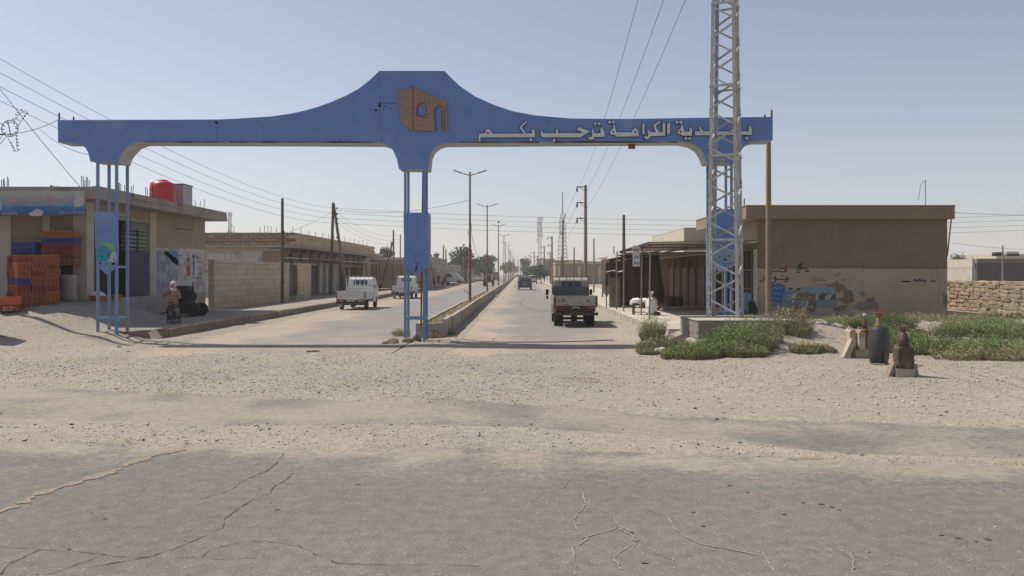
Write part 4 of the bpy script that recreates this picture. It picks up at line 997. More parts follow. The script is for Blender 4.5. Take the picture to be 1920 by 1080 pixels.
aw = empty('awning', (0,0,0), 'long pale metal awning on thin posts in front of the row of shops', 'awning')
MB().prism([[(60.5,3.42),(94,3.42),(94,3.36),(60.5,3.36)]], lambda y, z: (-18.1, y, z), (2.2,0,-.12)).build('sheet', M['tin'], aw)
for y in (66,72,78,84,90): MB().tube([(-16.1,y,.3),(-16.1,y,3.25)], .05, 6).build('post', M['dark'], aw)
MB().tube([(-15.9,60.7,3.25),(-15.9,72,3.25)], .10, 8).build('rolled_cloth', M['tarp'], aw)

# the woman
def skin_body(name, verts, edges, radii, m, parent, levels=2):
    me = bpy.data.meshes.new(name); me.from_pydata([Vector(v) for v in verts], edges, []); me.materials.append(m)
    o = link(name, me, parent)
    md_ = o.modifiers.new('skin', 'SKIN'); md_.use_smooth_shade = True
    for i, r_ in enumerate(radii): me.skin_vertices[0].data[i].radius = (r_, r_) if not isinstance(r_, tuple) else r_
    me.skin_vertices[0].data[0].use_root = True
    s_ = o.modifiers.new('sub', 'SUBSURF'); s_.levels = levels; s_.render_levels = levels
    return o
wo = empty('person', (-12.76, 29.5, .33), 'woman in patterned long dress and pale scarf at the kerb, hand raised to face', 'person', rz=R(8))
wo.scale = (.96,.96,.96)
V = [(0,0,.82),(0,.0,1.0),(0,0,1.18),(0,0,1.30),(0,-.01,1.37),(0,-.02,1.44),(0,-.025,1.53),   # pelvis..head
     (-.15,0,1.27),(-.30,-.06,1.10),(-.14,-.17,1.28),(-.08,-.17,1.36),                         # raised arm (image left)
     (.15,0,1.27),(.22,-.02,1.02),(.06,-.19,1.00),(-.03,-.22,1.03),                            # folded arm
     (-.08,0,.78),(-.09,-.01,.42),(-.10,0,.06),(-.10,-.11,.03),(.08,0,.78),(.08,-.01,.42),(.07,0,.06),(.08,-.11,.03)]
E = [(0,1),(1,2),(2,3),(3,4),(4,5),(5,6),(3,7),(7,8),(8,9),(9,10),(3,11),(11,12),(12,13),(13,14),(0,15),(15,16),(16,17),(17,18),(0,19),(19,20),(20,21),(21,22)]
Rr = [(.15,.11),(.125,.095),(.14,.10),(.12,.08),.045,.07,.075,.055,.042,.032,.026,.055,.042,.032,.026,.075,.05,.035,.03,.075,.05,.035,.03]
body = skin_body('body', V, E, Rr, M['skin'], wo)
fb = MB()
for hx, hy, hz, dx in ((-.08,-.17,1.36,1),(-.03,-.22,1.03,-1)):
    for k in range(4): fb.tube([(hx, hy+.0, hz), (hx+dx*(.012*k-.01), hy-.01-.004*k, hz+.045), (hx+dx*(.014*k-.01), hy+.01, hz+.085-.006*abs(k-1.5))] if dx > 0 else
                               [(hx, hy, hz+.018*k-.03), (hx-.05, hy-.005, hz+.02*k-.03), (hx-.09+.006*abs(k-1.5), hy+.01, hz+.018*k-.035)], [.011,.010,.007], 6)
    fb.tube([(hx, hy, hz), (hx+dx*.04, hy-.01, hz+.02), (hx+dx*.05, hy-.01, hz+.05)], [.012,.011,.008], 6)
fb.build('fingers', M['skin'], wo)
def dress_mesh(prof, n=28, seed=1, fold=.12):
    b = MB(); vs = []; rs = random.Random(seed)
    for i, (rx, ry, z, cx, cy) in enumerate(prof):
        for k in range(n):
            a = 6.283*k/n; f_ = 1 + fold*math.sin(a*7+1.3)*(1-i/len(prof))
            vs.append((cx+rx*f_*math.cos(a), cy+ry*f_*math.sin(a), z))
    b.add(vs, [(i*n+k, i*n+(k+1)%n, (i+1)*n+(k+1)%n, (i+1)*n+k) for i in range(len(prof)-1) for k in range(n)], smooth=True); return b
dress_mesh([(.27,.20,.04,.02,0),(.24,.18,.2,.015,0),(.215,.165,.45,.01,0),(.195,.15,.7,0,0),(.18,.14,.84,0,0),(.145,.115,.98,0,0)]).build('dress', M['dress'], wo)
dress_mesh([(.175,.14,.86,0,0),(.16,.125,.97,0,0),(.165,.125,1.1,0,0),(.18,.125,1.2,0,0),(.165,.11,1.27,0,0),(.09,.08,1.34,0,-.01)], fold=.03).build('blouse', M['blouse'], wo)
sv = MB(); sv.tube([(-.13,0,1.27),(-.22,-.03,1.19),(-.31,-.065,1.08),(-.24,-.11,1.17),(-.165,-.15,1.25)], [.075,.068,.062,.055,.048], 10)
sv.tube([(.13,0,1.27),(.19,-.01,1.15),(.235,-.03,1.01),(.14,-.12,1.0),(.08,-.17,1.0)], [.075,.068,.062,.055,.048], 10); sv.build('sleeves', M['blouse'], wo)
sc = MB(); sc.lathe([(.105,0),(.118,.06),(.12,.12),(.105,.18),(.06,.225),(0,.235)], 18, c=(0,.012,1.415), sx=.92, sy=1.02)
sc.lathe([(.15,0),(.12,.06),(.095,.12)], 18, c=(0,.0,1.26), sx=1.1, sy=.85); scf = sc.build('head_scarf', M['scarf'], wo)
fc = MB(); fc.lathe([(0,-.105),(.05,-.09),(.075,-.04),(.078,.02),(.06,.065),(0,.08)], 16, c=(0,-.062,1.50), sx=.92, sy=1.0); fc.lathe([(.0,.03),(.010,.0),(.014,-.025),(0,-.03)], 8, c=(0,-.142,1.50)); fc.build('face', M['skin'], wo)
ey_ = MB()
for s in (-1, 1): ey_.lathe([(0,-.008),(.012,0),(0,.008)], 8, c=(s*.03,-.132,1.515))
ey_.box((-.022,-.1345,1.452), (.022,-.128,1.459)); ey_.build('eyes_and_mouth', M['ink'], wo)

# ------------------------------------------------------------------ vehicles
def wheel(parent, x, y, r=.30, w=.17, dual=False, name='wheel'):
    rot = Matrix.Rotation(R(90), 3, 'Y')
    for k in range(2 if dual else 1):
        xx = x - (0.19*k if x > 0 else -0.19*k)
        o = MB().lathe([(r*.58,-w/2),(r*.93,-w/2),(r,-w*.36),(r,w*.36),(r*.93,w/2),(r*.58,w/2)], 22, c=(xx,y,r), rot=rot).build('wheel', M['black'], parent)
        MB().lathe([(.02,-w*.30),(r*.20,-w*.36),(r*.3,-w*.2),(r*.575,-w*.3),(r*.575,w*.3),(r*.3,w*.2),(r*.2,w*.36),(.02,w*.3)], 18, c=(xx,y,r), rot=rot).build('rim', M['chrome'], o)
def rounded(b, prof, x0, x1, mi=0, tuck=.0, z0=1.2):
    """body section from a side profile (y, z) extruded in x, tucking in above z0"""
    n = len(prof); vs = []
    for x in (x0, x1):
        for y, z in prof:
            t_ = max(0, (z-z0))*tuck; vs.append((x + (t_ if x < 0 else -t_), y, z))
    tr = tessellate_polygon([[Vector((p[0], p[1], 0)) for p in prof]])
    b.add(vs, [tuple(t_) for t_ in tr] + [tuple(n+i for i in reversed(t_)) for t_ in tr] + [(i, (i+1)%n, n+(i+1)%n, n+i) for i in range(n)], mi)
def light_truck(loc, label, paint, bed, board, big):
    T = empty('pickup_truck' if not big else 'flatbed_truck', loc, label, 'truck'); W = .875
    b0 = 1.28 if big else 1.10; b1 = .88 if big else .70; CY = 2.85
    # chassis and bed
    fm = M['redbrown'] if big else M['dark']
    for s in (-1, 1): MB().box((s*.42-.05, .15, .48), (s*.42+.05, 4.3, .62)).build('chassis_rail', fm, T)
    MB().tube([(-.75,1.0,.32),(.75,1.0,.32)], .055, 8).build('axle', M['dark'], T); MB().lathe([(0,-.17),(.12,-.12),(.15,0),(.12,.12),(0,.17)], 10, c=(0,1.0,.33)).build('differential', M['dark'], T)
    MB().box((-W, .02, b1-.07), (W, CY-.1, b1-.005)).build('bed_floor', fm if big else M[bed], T)
    tg = MB(); tg.box((-W, 0, b1), (W, .04, b0)); 
    tg.box((-W+.05,-.018,b1+.05), (W-.05,-.001,b1+.09)); tg.box((-W+.05,-.018,b0-.08), (W-.05,-.001,b0-.04)); tgo = tg.build('tailgate', M[bed], T)
    for s in (-1, 1):
        tgs = MB().box((s*W-.02, .045, b1), (s*W+.02, CY-.12, b0)).build('side_board', M[bed], T)
        for k in range(3): MB().box((s*(W+.021)-.006, .3+k*.85, b1-.03), (s*(W+.021)+.006, .37+k*.85, b0+.01)).build('strap', fm, tgs)
        MB().box((s*(W-.04)-.03,-.03,b1+.02), (s*(W-.04)+.03,-.019,b0-.03)).build('latch', fm if big else M['dark'], tgo)
    if big:
        for s in (-1, 1):
            x = s*.50; MB().add([(x-.055,-.02,b1+.17),(x+.055,-.02,b1+.17),(x,-.02,b1+.27)], [(0,1,2)]).build('warning_triangle', M['lamp_red'], tgo)
        MB().box((-W+.08, .05, .64), (W-.08, .12, .80)).build('lamp_bar', fm, T)
        for s in (-1, 1): MB().box((s*.6-.20, .0, .66), (s*.6+.20, .049, .80)).build('tail_lamp', M['lamp_red'], T)
        MB().box((-.18, .0, .70), (.18, .045, .79)).build('hitch', M['dark'], T)
        MB().tube([(-.15,-.02,.78),(-.05,-.05,.83),(.08,-.05,.82),(.15,-.02,.78)], .018, 6).build('rope', M['board'], T)
        bp = MB().box((-W, -.06, .49), (W+.03, .02, .61)).build('bumper', M['dark'], T)
        text('bumper_mark', 'لله', (-.12,-.064,.515), .24, .08, M['lamp_red'], bp, bold=.03)
    else:
        MB().box((-W+.02, .05, .45), (W-.02, .14, .69)).build('rear_frame', M['dark'], T)
        MB().box((-W+.02, -.05, .38), (W-.02, .04, .47)).build('bumper', M['dark'], T)
        MB().box((-W+.02, -.055, .372), (W-.02, -.04, .384)).build('bumper_trim', M['chrome'], T)
        for s in (-1, 1):
            MB().box((s*.64-.21, .0, .50), (s*.64+.21, .049, .67)).build('tail_lamp', mat('lamp housing', (.30,.27,.25), bump=0, col2=(.30,.06,.05), t2=.5, s2=5), T)
        MB().box((-.25, .01, .51), (.25, .045, .66)).build('number_plate', M['plate'], T)
        MB().box((-W+.1,.16,.2), (-W+.34,.18,.40)).build('mud_flap', M['plate'], T)
    # cab
    r0 = 1.93 if not big else 2.0
    c = MB(); prof = [(CY,.62),(CY,1.42),(CY+.10,r0-.12),(CY+.22,r0-.02),(CY+.45,r0),(CY+1.15,r0-.03),(CY+1.32,r0-.12),(CY+1.72,1.25),(CY+1.80,1.05),(CY+1.82,.55),(CY+1.75,.42),(CY+1.5,.40),(CY+1.45,.62),(CY+1.28,.75),(CY+1.05,.75),(CY+.85,.62),(CY+.8,.40),(CY+.1,.42)]
    rounded(c, prof, -.82, .82, tuck=.13, z0=1.15); cab = c.build('cab', M[paint], T)
    gw_ = MB(); x_ = .44; z0 = 1.47; z1 = r0-.17
    pr = [(-x_,z0+.05),(-x_+.05,z0),(x_-.05,z0),(x_,z0+.05),(x_-.01,z1-.05),(x_-.06,z1),(-x_+.06,z1),(-x_+.01,z1-.05)]
    MB().prism([pr], lambda x, z: (x, CY+.10*(z-1.42)/(r0-.12-1.42)-.012, z), (0,.008,0)).build('rear_window', M['glass'], cab)
    for s in (-1, 1):
        def sx_(z): return s*(.82 - max(0, z-1.15)*.13 + .006)
        wp = [(CY+.35,1.3),(CY+.30,r0-.18),(CY+.5,r0-.12),(CY+1.12,r0-.14),(CY+1.52,1.3)]
        MB().add([(sx_(z), y, z) for y, z in wp], [tuple(range(5))]).build('side_window', M['glass'], cab)
        MB().box((s*.823-.002, CY+.28, .62), (s*.823+.004, CY+.295, 1.28)).build('door_gap', M['ink'], cab)
        mr_ = MB(); mr_.bar((s*.84, CY+1.45, 1.35), (s*1.0, CY+1.5, 1.42), .02); mr_.box((s*1.0-.06, CY+1.42, 1.20), (s*1.0+.06, CY+1.50, 1.46), jit=.01)
        if big and s < 0: mr_.box((-1.05, CY+1.42, 1.02), (-.95, CY+1.50, 1.16), jit=.01)
        mr_.build('mirror', M['black'], cab)
    MB().prism([[(-.7,1.3),(.7,1.3),(.62,r0-.16),(-.62,r0-.16)]], lambda x, z: (x, CY+1.74-(z-1.25)*.63+.012, z), (0,-.01,0)).build('windscreen', M['glass'], cab)
    # rack
    rk_ = MB(); RZ = r0+.05; yb = CY-.08
    for x in (-.84,-.56,-.28,0,.28,.56,.84) if not big else (-.82,-.52,-.2,.12,.44,.76): MB().bar((x, yb, b0-.2), (x, yb, RZ if abs(x) < .8 else RZ-.1), .035).build('rack_bar', M['white_car'] if not big else M['polegrey'], T)
    MB().bar((-.84, yb, RZ), (.84, yb, RZ), .035).build('rack_bar', M['white_car'] if not big else M['polegrey'], T)
    hb = MB().box((-W+.03, CY-.16, b0-.35), (W-.10 if big else W-.03, CY-.12, 1.62 if big else 1.34)).build('headboard', M[board], T)
    if not big:
        for k in range(3): MB().box((-W+.1, CY-.166, 1.04+k*.1), (W-.1, CY-.1601, 1.06+k*.1)).build('rib', M['greyblue'], hb)
    if big:
        for x in (-.82,.76): MB().bar((x, yb, RZ-.1), (x, yb+.45, b0+.1), .03).build('rack_bar', M['polegrey'], T)
    for s in (-1, 1):
        wheel(T, s*.74, 1.0, .31 if big else .29, .17, dual=big); wheel(T, s*.72, CY+1.16, .31 if big else .29, .17)
    return T
bt_ = light_truck((2.27, 32.3, 0), 'old flatbed truck with grey blue headboard and dark red frame at the right kerb', 'dirty_white', 'dirty_white', 'greyblue', True)
text('tailgate_mark', 'HYUNDAI', (-.72,-.021,.905), .44, .04, M['ink'], bt_, arabic=False)
st = light_truck((-9.98, 47.3, 0), 'small white pickup truck with tail rack parked at the left kerb, nearest of the two', 'white_car', 'white_car', 'white_car', False)
text('tailgate_mark', 'HYUNDAI', (-.32,-.021,.86), .44, .045, M['polegrey'], st, arabic=False)
s2_ = copy_tree(st); s2_.location = (-10.0, 67.8, 0); s2_['label'] = 'white pickup truck parked behind the nearer white one, partly hidden by the middle pylon'
def car(loc, label, paint, name='car', kind='suv', rz=0, cat='car', L_=4.4, H=1.66, W=.89, front=False):
    T = empty(name, loc, label, cat, rz=rz); b = MB()
    if kind == 'suv': prof = [(0,.45),(-.02,.95),(.08,1.08),(.30,H-.12),(.45,H),(2.4,H),(3.05,1.12),(L_-.1,.95),(L_,.7),(L_-.02,.35),(3.95,.3),(3.2,.3),(1.3,.3),(.1,.32)]
    elif kind == 'van': prof = [(0,.45),(0,1.2),(.08,H-.1),(.2,H),(L_-1.4,H),(L_-.6,1.15),(L_-.05,.9),(L_,.4),(3.9,.3),(.1,.3)]
    else: prof = [(0,.45),(0,.9),(.7,.98),(1.3,H),(2.6,H),(3.3,.98),(L_-.1,.85),(L_,.4),(3.95,.28),(.1,.28)]
    rounded(b, prof, -W, W, tuck=.22, z0=1.0); bo = b.build('body', M[paint], T)
    wy = {'suv':(.20,1.10,H-.14),'van':(.02,1.15,H-.12),'sedan':(.80,1.02,H-.06)}[kind]
    dy = {'suv':(.10,.31),'van':(.0,.08),'sedan':(.72,1.25)}[kind]
    MB().prism([[(-.66,wy[1]),(.66,wy[1]),(.58,wy[2]),(-.58,wy[2])]], lambda x, z: (x, dy[0]+(dy[1]-dy[0])*(z-wy[1])/(wy[2]-wy[1])-.015, z), (0,.01,0)).build('rear_window', M['glass'], bo)
    for s in (-1, 1):
        MB().add([(s*(W-(z-1)*.22+.006), y, z) for y, z in ((.55,1.08),(.7,H-.12),(2.3,H-.12),(2.85,1.08))], [(0,1,2,3)]).build('side_window', M['glass'], bo)
        MB().box((s*.70-.13,-.035,.82), (s*.70+.13,-.001,.98)).build('tail_lamp', M['lamp_red'], bo)
        MB().box((s*(W+.09)-.07, 2.8, 1.0), (s*(W+.09)+.07, 2.88, 1.14)).build('mirror', M[paint], bo)
        wheel(T, s*(W-.10), .85, .33, .2); wheel(T, s*(W-.10), L_-.85, .33, .2)
    MB().box((-.25,-.035,.72), (.25,-.021,.82)).build('number_plate', M['plate'], bo); MB().box((-W+.03,-.06,.38), (W-.03,.0,.56)).build('bumper', M['dark'], bo)
    return T
car((.70, 102.5, 0), 'dark grey SUV driving away in the right carriageway', 'suv')
car((2.75, 163, 0), 'white small van ahead of the dark SUV near the right kerb', 'white_car', 'van', 'van', H=1.75, L_=4.0, cat='van')
car((.55, 300, 0), 'distant dark car in the right carriageway', 'suv', kind='sedan', H=1.45)
car((-1.3, 420, 0), 'farthest dark car at the end of the right carriageway', 'suv', kind='sedan', H=1.45)
car((-15.3, 150, .33), 'white minibus parked crosswise on the left sidewalk', 'white_car', 'minibus', 'van', rz=R(-90), H=1.95, L_=4.8, cat='minibus')
car((-13.6, 205, .2), 'white car at the far left kerb behind the canopy', 'white_car', kind='sedan', H=1.45, rz=R(-60))
car((-6.6, 225, 0), 'distant red car in the left carriageway', 'redbrown', kind='sedan', H=1.45)
lo = car((-9.6, 330, 0), 'distant blue lorry with a red top in the left carriageway', 'purple', 'lorry', 'van', H=2.7, L_=5.5, W=1.15, cat='lorry')
# red tractor-like three wheeler with canopy
tr = empty('tractor', (-5.1, 132, 0), 'red tractor with canopy driving away in the left carriageway', 'tractor')
MB().box((-.45,.3,.75),(.45,2.4,1.35), jit=.03).build('hood', M['redbrown'], tr); MB().box((-.75,.0,.7),(.75,.5,1.1)).build('rear_box', M['redbrown'], tr)
MB().box((-.8,-.1,2.2),(.8,1.6,2.3)).build('canopy', M['dark'], tr)
for x in (-.72,.72):
    for y in (0,1.5): MB().bar((x,y,1.0),(x,y,2.2),.06).build('post', M['redbrown'], tr)
    wheel(tr, x*1.05, .4, .55, .3); wheel(tr, x*.8, 2.3, .38, .2)
    MB().box((x-.12,-.06,.85),(x+.12,-.005,1.0)).build('lamp', M['lamp_red'], tr)
skin_body('driver_seat', [(0,.6,1.1),(0,.62,1.5),(0,.62,1.75)], [(0,1),(1,2)], [.2,.2,.11], M['dark'], tr, 1)
# motorbikes with riders under the canopy at left
def biker(u, Yd, label, n):
    x = (u-U0)*Yd/F; B = empty('motorbike', (x, Yd, .33), f'{label} dark motorbike parked under the far left canopy', 'motorbike', rz=R(40*n-30))
    MB().tube([(0,-.5,.5),(0,-.1,.75),(0,.3,.8),(0,.55,.95)], [.09,.13,.14,.05], 8).build('frame', M['dark'] if n else M['redbrown'], B)
    MB().bar((-.3,.55,1.0),(.3,.55,1.0),.03).build('handlebar', M['dark'], B)
    for y in (-.6,.65): MB().lathe([(.2,-.05),(.30,-.05),(.32,0),(.30,.05),(.2,.05)], 16, c=(0,y,.32), rot=Matrix.Rotation(R(90),3,'Y')).build('wheel', M['black'], B)
    Pn = empty('person', (x, Yd, .33), f'{label} person in dark clothes sitting on a motorbike under the far left canopy', 'person', rz=R(40*n-30))
    V = [(0,-.05,.92),(0,0,1.15),(0,.05,1.38),(0,.06,1.47),(0,.08,1.58),(-.18,.05,1.36),(-.24,.25,1.15),(-.22,.48,1.05),(.18,.05,1.36),(.24,.25,1.15),(.22,.48,1.05),
         (-.12,.05,.86),(-.2,.42,.75),(-.2,.38,.3),(.12,.05,.86),(.2,.42,.75),(.2,.38,.3)]
    skin_body('body', V, [(0,1),(1,2),(2,3),(3,4),(2,5),(5,6),(6,7),(2,8),(8,9),(9,10),(0,11),(11,12),(12,13),(0,14),(14,15),(15,16)],
              [.14,.14,.13,.05,.095,.055,.045,.035,.055,.045,.035,.08,.06,.045,.08,.06,.045], M['dark'], Pn, 1)
for n, (u, yd, l) in enumerate(((810,121,'leftmost'),(822,122,'middle'),(835,121,'rightmost'))): biker(u, yd, l, n)

# ------------------------------------------------------------------ right brown building and shops
rb = empty('brown_building', (0,0,0), 'long brown rendered building with flat parapet and painted graffiti on its wall at right', 'building')
RX0, RX1, RY = 9.8, 17.65, 33.0
bm_ = mat('brown wall two tone', (.205,.150,.098), var=.10, scale=.8, bump=.3, bscale=30); N, L = nodes_of(bm_)
mulnode = [n for n in N if n.type == 'MIX' and n.blend_type == 'MULTIPLY'][0]
g_ = N.new('ShaderNodeNewGeometry'); s_ = N.new('ShaderNodeSeparateXYZ'); L.new(g_.outputs['Position'], s_.inputs[0])
def NZ(sc, det=5):
    n = N.new('ShaderNodeTexNoise'); n.inputs['Scale'].default_value = sc; n.inputs['Detail'].default_value = det; L.new(g_.outputs['Position'], n.inputs['Vector']); return n.outputs['Fac']
def MT(op, a, b_, c_=None, cl=False):
    n = N.new('ShaderNodeMath'); n.operation = op; n.use_clamp = cl
    for i, q in enumerate((a, b_, c_)):
        if q is None: continue
        if isinstance(q, (int, float)): n.inputs[i].default_value = q
        else: L.new(q, n.inputs[i])
    return n.outputs[0]
def MX(f_, a, b_):
    n = N.new('ShaderNodeMix'); n.data_type = 'RGBA'
    for k, q in ((0, f_), (6, a), (7, b_)):
        if isinstance(q, tuple): n.inputs[k].default_value = (*q, 1)
        elif isinstance(q, (int, float)): n.inputs[k].default_value = q
        else: L.new(q, n.inputs[k])
    return n.outputs[2]
zz = MT('MULTIPLY_ADD', NZ(2.5), .14, s_.outputs['Z'])
low = MT('MULTIPLY', MT('SUBTRACT', 2.46, zz), 40, cl=True)
worn = MT('MULTIPLY', MT('SUBTRACT', MT('SUBTRACT', NZ(.95, 7), MT('MULTIPLY', s_.outputs['Z'], .11)), .455), 18, cl=True)
pale = MX(NZ(1.3), (.35,.285,.205), (.44,.36,.27))
pale = MX(worn, pale, (.19,.135,.085))
c1 = MX(low, (.205,.150,.098), pale)
base_d = MT('MULTIPLY', MT('SUBTRACT', .62, MT('MULTIPLY_ADD', NZ(1.5), .2, s_.outputs['Z'])), 9, cl=True)
c1 = MX(base_d, c1, (.155,.118,.088)); L.new(c1, mulnode.inputs[6])
MB().box((RX0, RY, 0), (RX1, 41.6, 4.42)).build('wall', bm_, rb)
MB().box((RX0-.55, RY-.35, 4.42), (RX1+.12, 41.9, 4.95)).build('roof_slab', mat('brown slab render', (.235,.175,.115), var=.1, scale=1, bump=.3), rb)
MB().box((RX0-.58, RY-.38, 4.951), (RX1+.15, 41.93, 4.975)).build('coping', M['kerb'], rb)
MB().box((RX0-.012, RY-.012, .3), (RX0+.10, RY+.4, 4.41)).build('corner_pier', bm_, rb)
MB().box((RX0-.03, RY-.02, .32), (RX0-.013, RY+.38, 3.20)).build('whitewash_strip', mat('whitewash', (.62,.57,.48), bump=.1), rb)
b = MB(); rs = random.Random(8)
for k in range(12):
    z = .7+k*.2+rs.random()*.1; y = RY+.05+rs.random()*.2
    ribbon(b, [(RX0-.034, y, z), (RX0-.034, y+rs.uniform(.02,.12), z+rs.uniform(-.1,.12)), (RX0-.034, y+rs.uniform(0,.16), z+rs.uniform(-.12,.0))], .03 if k != 9 else .09, .002, (-1,0,0))
b.build('red_writing', mat('red paint', (.45,.03,.02), bump=0), rb)
MB().box((RX0-.05, RY-.45, .25), (13.2, RY-.02, .46)).build('step', M['concrete_l'], rb)
# painted marks on the front wall
fr = lambda u, v: P(u, v, RY-.004)
W8 = lambda x, y: fr(1400 + x/8, 480 + y/8)
def fpoly(name, pts_, m, d=.0): 
    o = MB(); o.prism([pts_], lambda x, y: W8(x, y)-Vector((0,d,0)), (0,.003,0)); return o.build(name, m, rb)
bluish = mat('faded blue mural', (.20,.235,.25), var=.15, scale=3, bump=0, col2=(.16,.20,.225), s2=3)
fpoly('mural_ground', [(370,510),(590,510),(700,520),(780,480),(890,470),(1335,455),(1340,780),(1060,775),(380,762)], bluish)
fpoly('mural_sky', [(780,520),(900,470),(1335,458),(1335,555),(1180,560),(1040,560),(880,550),(740,560)], mat('mural pale blue', (.22,.29,.34), var=.15, scale=4, bump=0), .004)
fpoly('mural_cream', [(655,640),(680,570),(760,550),(740,640)], M['cream'], .008); fpoly('mural_cream', [(1035,655),(1040,570),(1110,560),(1070,600),(1078,650)], M['cream'], .008); fpoly('mural_cream', [(1170,650),(1190,600),(1300,568),(1260,620),(1255,650)], M['cream'], .008)
fpoly('mural_dark', [(1080,600),(1130,562),(1210,562),(1170,600),(1170,655),(1085,655)], mat('mural grey dark', (.10,.095,.09), bump=0), .008); fpoly('mural_dark', [(1260,610),(1335,565),(1338,655),(1262,655)], mat('mural grey dark2', (.10,.095,.09), bump=0), .008)
wb = mat('bare brown patch', (.20,.140,.085), var=.12, scale=6, bump=.3)
for k, pts_ in enumerate([[(735,600),(760,560),(860,550),(900,515),(960,560),(1030,570),(1035,690),(1050,780),(1010,840),(900,860),(870,800),(960,770),(940,690),(860,660),(740,665)], [(715,770),(740,700),(790,720),(820,810),(790,820)], [(1360,630),(1460,620),(1440,520),(1480,450),(1500,500),(1570,520),(1600,600),(1600,690),(1500,720),(1400,670)],
        [(1290,790),(1360,760),(1420,740),(1520,740),(1480,800),(1380,830)], [(370,810),(480,820),(560,800),(620,780),(600,820),(560,870),(380,860)]]): fpoly('bare_patch', pts_, wb, .012)
sp = fpoly('blue_paint_patch', [(360,430),(440,420),(480,400),(530,425),(565,430),(580,500),(560,560),(540,580),(520,690),(380,680)], mat('strong blue paint', (.055,.13,.36), var=.12, scale=6, bump=0), .012)
b = MB()
for x0, x1, y in ((540,385,490),(520,390,575),(500,385,650)): scribble(b, lambda x, y: W8(x, y)-Vector((0,.02,0)), x0, x1, y, 26, .022, (0,-1,0), y)
b.build('white_writing', mat('white writing', (.40,.45,.52), bump=0), sp)
b = MB()
for st_ in ([(600,150),(575,152)], [(598,180),(602,215),(585,240),(540,238),(500,228),(505,200),(535,185),(572,195),(580,228)], [(500,228),(462,228),(455,205)], [(462,228),(425,232),(405,225),(380,222),(375,255)],
            [(632,335),(610,318),(592,330),(600,350),(625,352),(632,335)], [(600,350),(545,352),(535,330)], [(545,352),(505,352),(495,332)], [(505,352),(440,352),(408,335),(405,312),(428,318),(442,350),(420,395),(360,412),(310,400)], [(518,300),(548,300)], [(562,382),(615,382)],
            [(285,290),(282,350)], [(245,312),(257,345),(235,378),(198,378),(172,345),(182,318)], [(210,305),(222,305)]):
    ribbon(b, [W8(*p) for p in st_], .055, .004, (0,-1,0))
b.build('red_graffiti', mat('dark red graffiti', (.16,.045,.035), bump=0), rb)
text('black_writing', 'حافظ خان', W8(985, 385)-Vector((0,.006,0)), 205/8*RY/F, 45/8*RY/F, M['ink'], rb)
b = MB(); scribble(b, W8, 1190, 930, 440, 14, .015, (0,-1,0), 3); scribble(b, W8, 1180, 960, 335, 4, .012, (0,-1,0), 4); b.build('faint_writing', mat('faint grey writing', (.17,.15,.125), bump=0), rb); b = MB()
for pts_ in ([(1690,414),(1688,440),(1696,470),(1692,500)], [(1560,412),(1563,430),(1557,452)], [(1460,503),(1470,470),(1466,440)], [(1755,500),(1762,540),(1757,585)], [(1620,500),(1614,530),(1622,560)]):
    ribbon(b, resample([fr(*p) for p in pts_], .12, .02), .012, .003, (0,-1,0), jw=.8)
b.build('wall_crack', mat('wall crack', (.11,.085,.06), bump=0), rb)['kind'] = 'stuff'
b = MB(); scribble(b, W8, 2840, 2760, 385, 30, .05, (0,-1,0), 13); scribble(b, W8, 2700, 2500, 380, 26, .06, (0,-1,0), 14); scribble(b, W8, 2450, 2320, 385, 8, .05, (0,-1,0), 15); b.build('black_scrawl', M['ink'], rb)
b = MB()
for pts_ in ([(750,160),(780,120),(845,100),(830,140),(820,170),(915,175),(915,195),(800,190)], [(730,215),(760,190),(850,195),(830,205)], [(860,215),(920,205),(945,230),(900,240)], [(740,240),(780,225),(815,240),(780,255)], [(620,480),(690,480),(685,505),(618,500)], [(750,482),(800,482),(795,510),(748,508)]):
    b.prism([pts_], lambda x, y: W8(x, y)-Vector((0,.006,0)), (0,.003,0))
b.build('black_smear', mat('black smear', (.05,.042,.038), var=.3, bump=0), rb)['kind'] = 'stuff'
fpoly('pink_smear', [(1610,760),(1680,690),(1900,680),(1990,720),(1900,800),(1700,820)], mat('pinkish wash', (.26,.19,.17), var=.12, bump=0))
# drain pipe at the corner, antenna on the roof
MB().tube([(RX1+.18, RY-.2, 4.55), (RX1+.16, RY+.0, 4.4), (RX1+.05, RY+.1, 2.9)], .03, 6).build('drain_pipe', M['polegrey'], rb)
an_ = empty('roof_antenna', P(1735, 390, 35), 'thin bent antenna rod on the roof of the brown building', 'antenna')
MB().tube([(0,0,-.2),(0,0,1.22)], .018, 5).build('mast', M['polegrey'], an_); MB().tube([(0,0,1.2),(-.2,0,1.05),(-.3,0,.35)], .014, 5).build('bent_rod', M['polegrey'], an_)
tag(MB().box((9.2,RY-.2,5.0),(9.24,RY-.16,5.25)).build('roof_stub', M['dark']), 'small dark metal stub on the parapet above the wooden pole', 'metal stub')
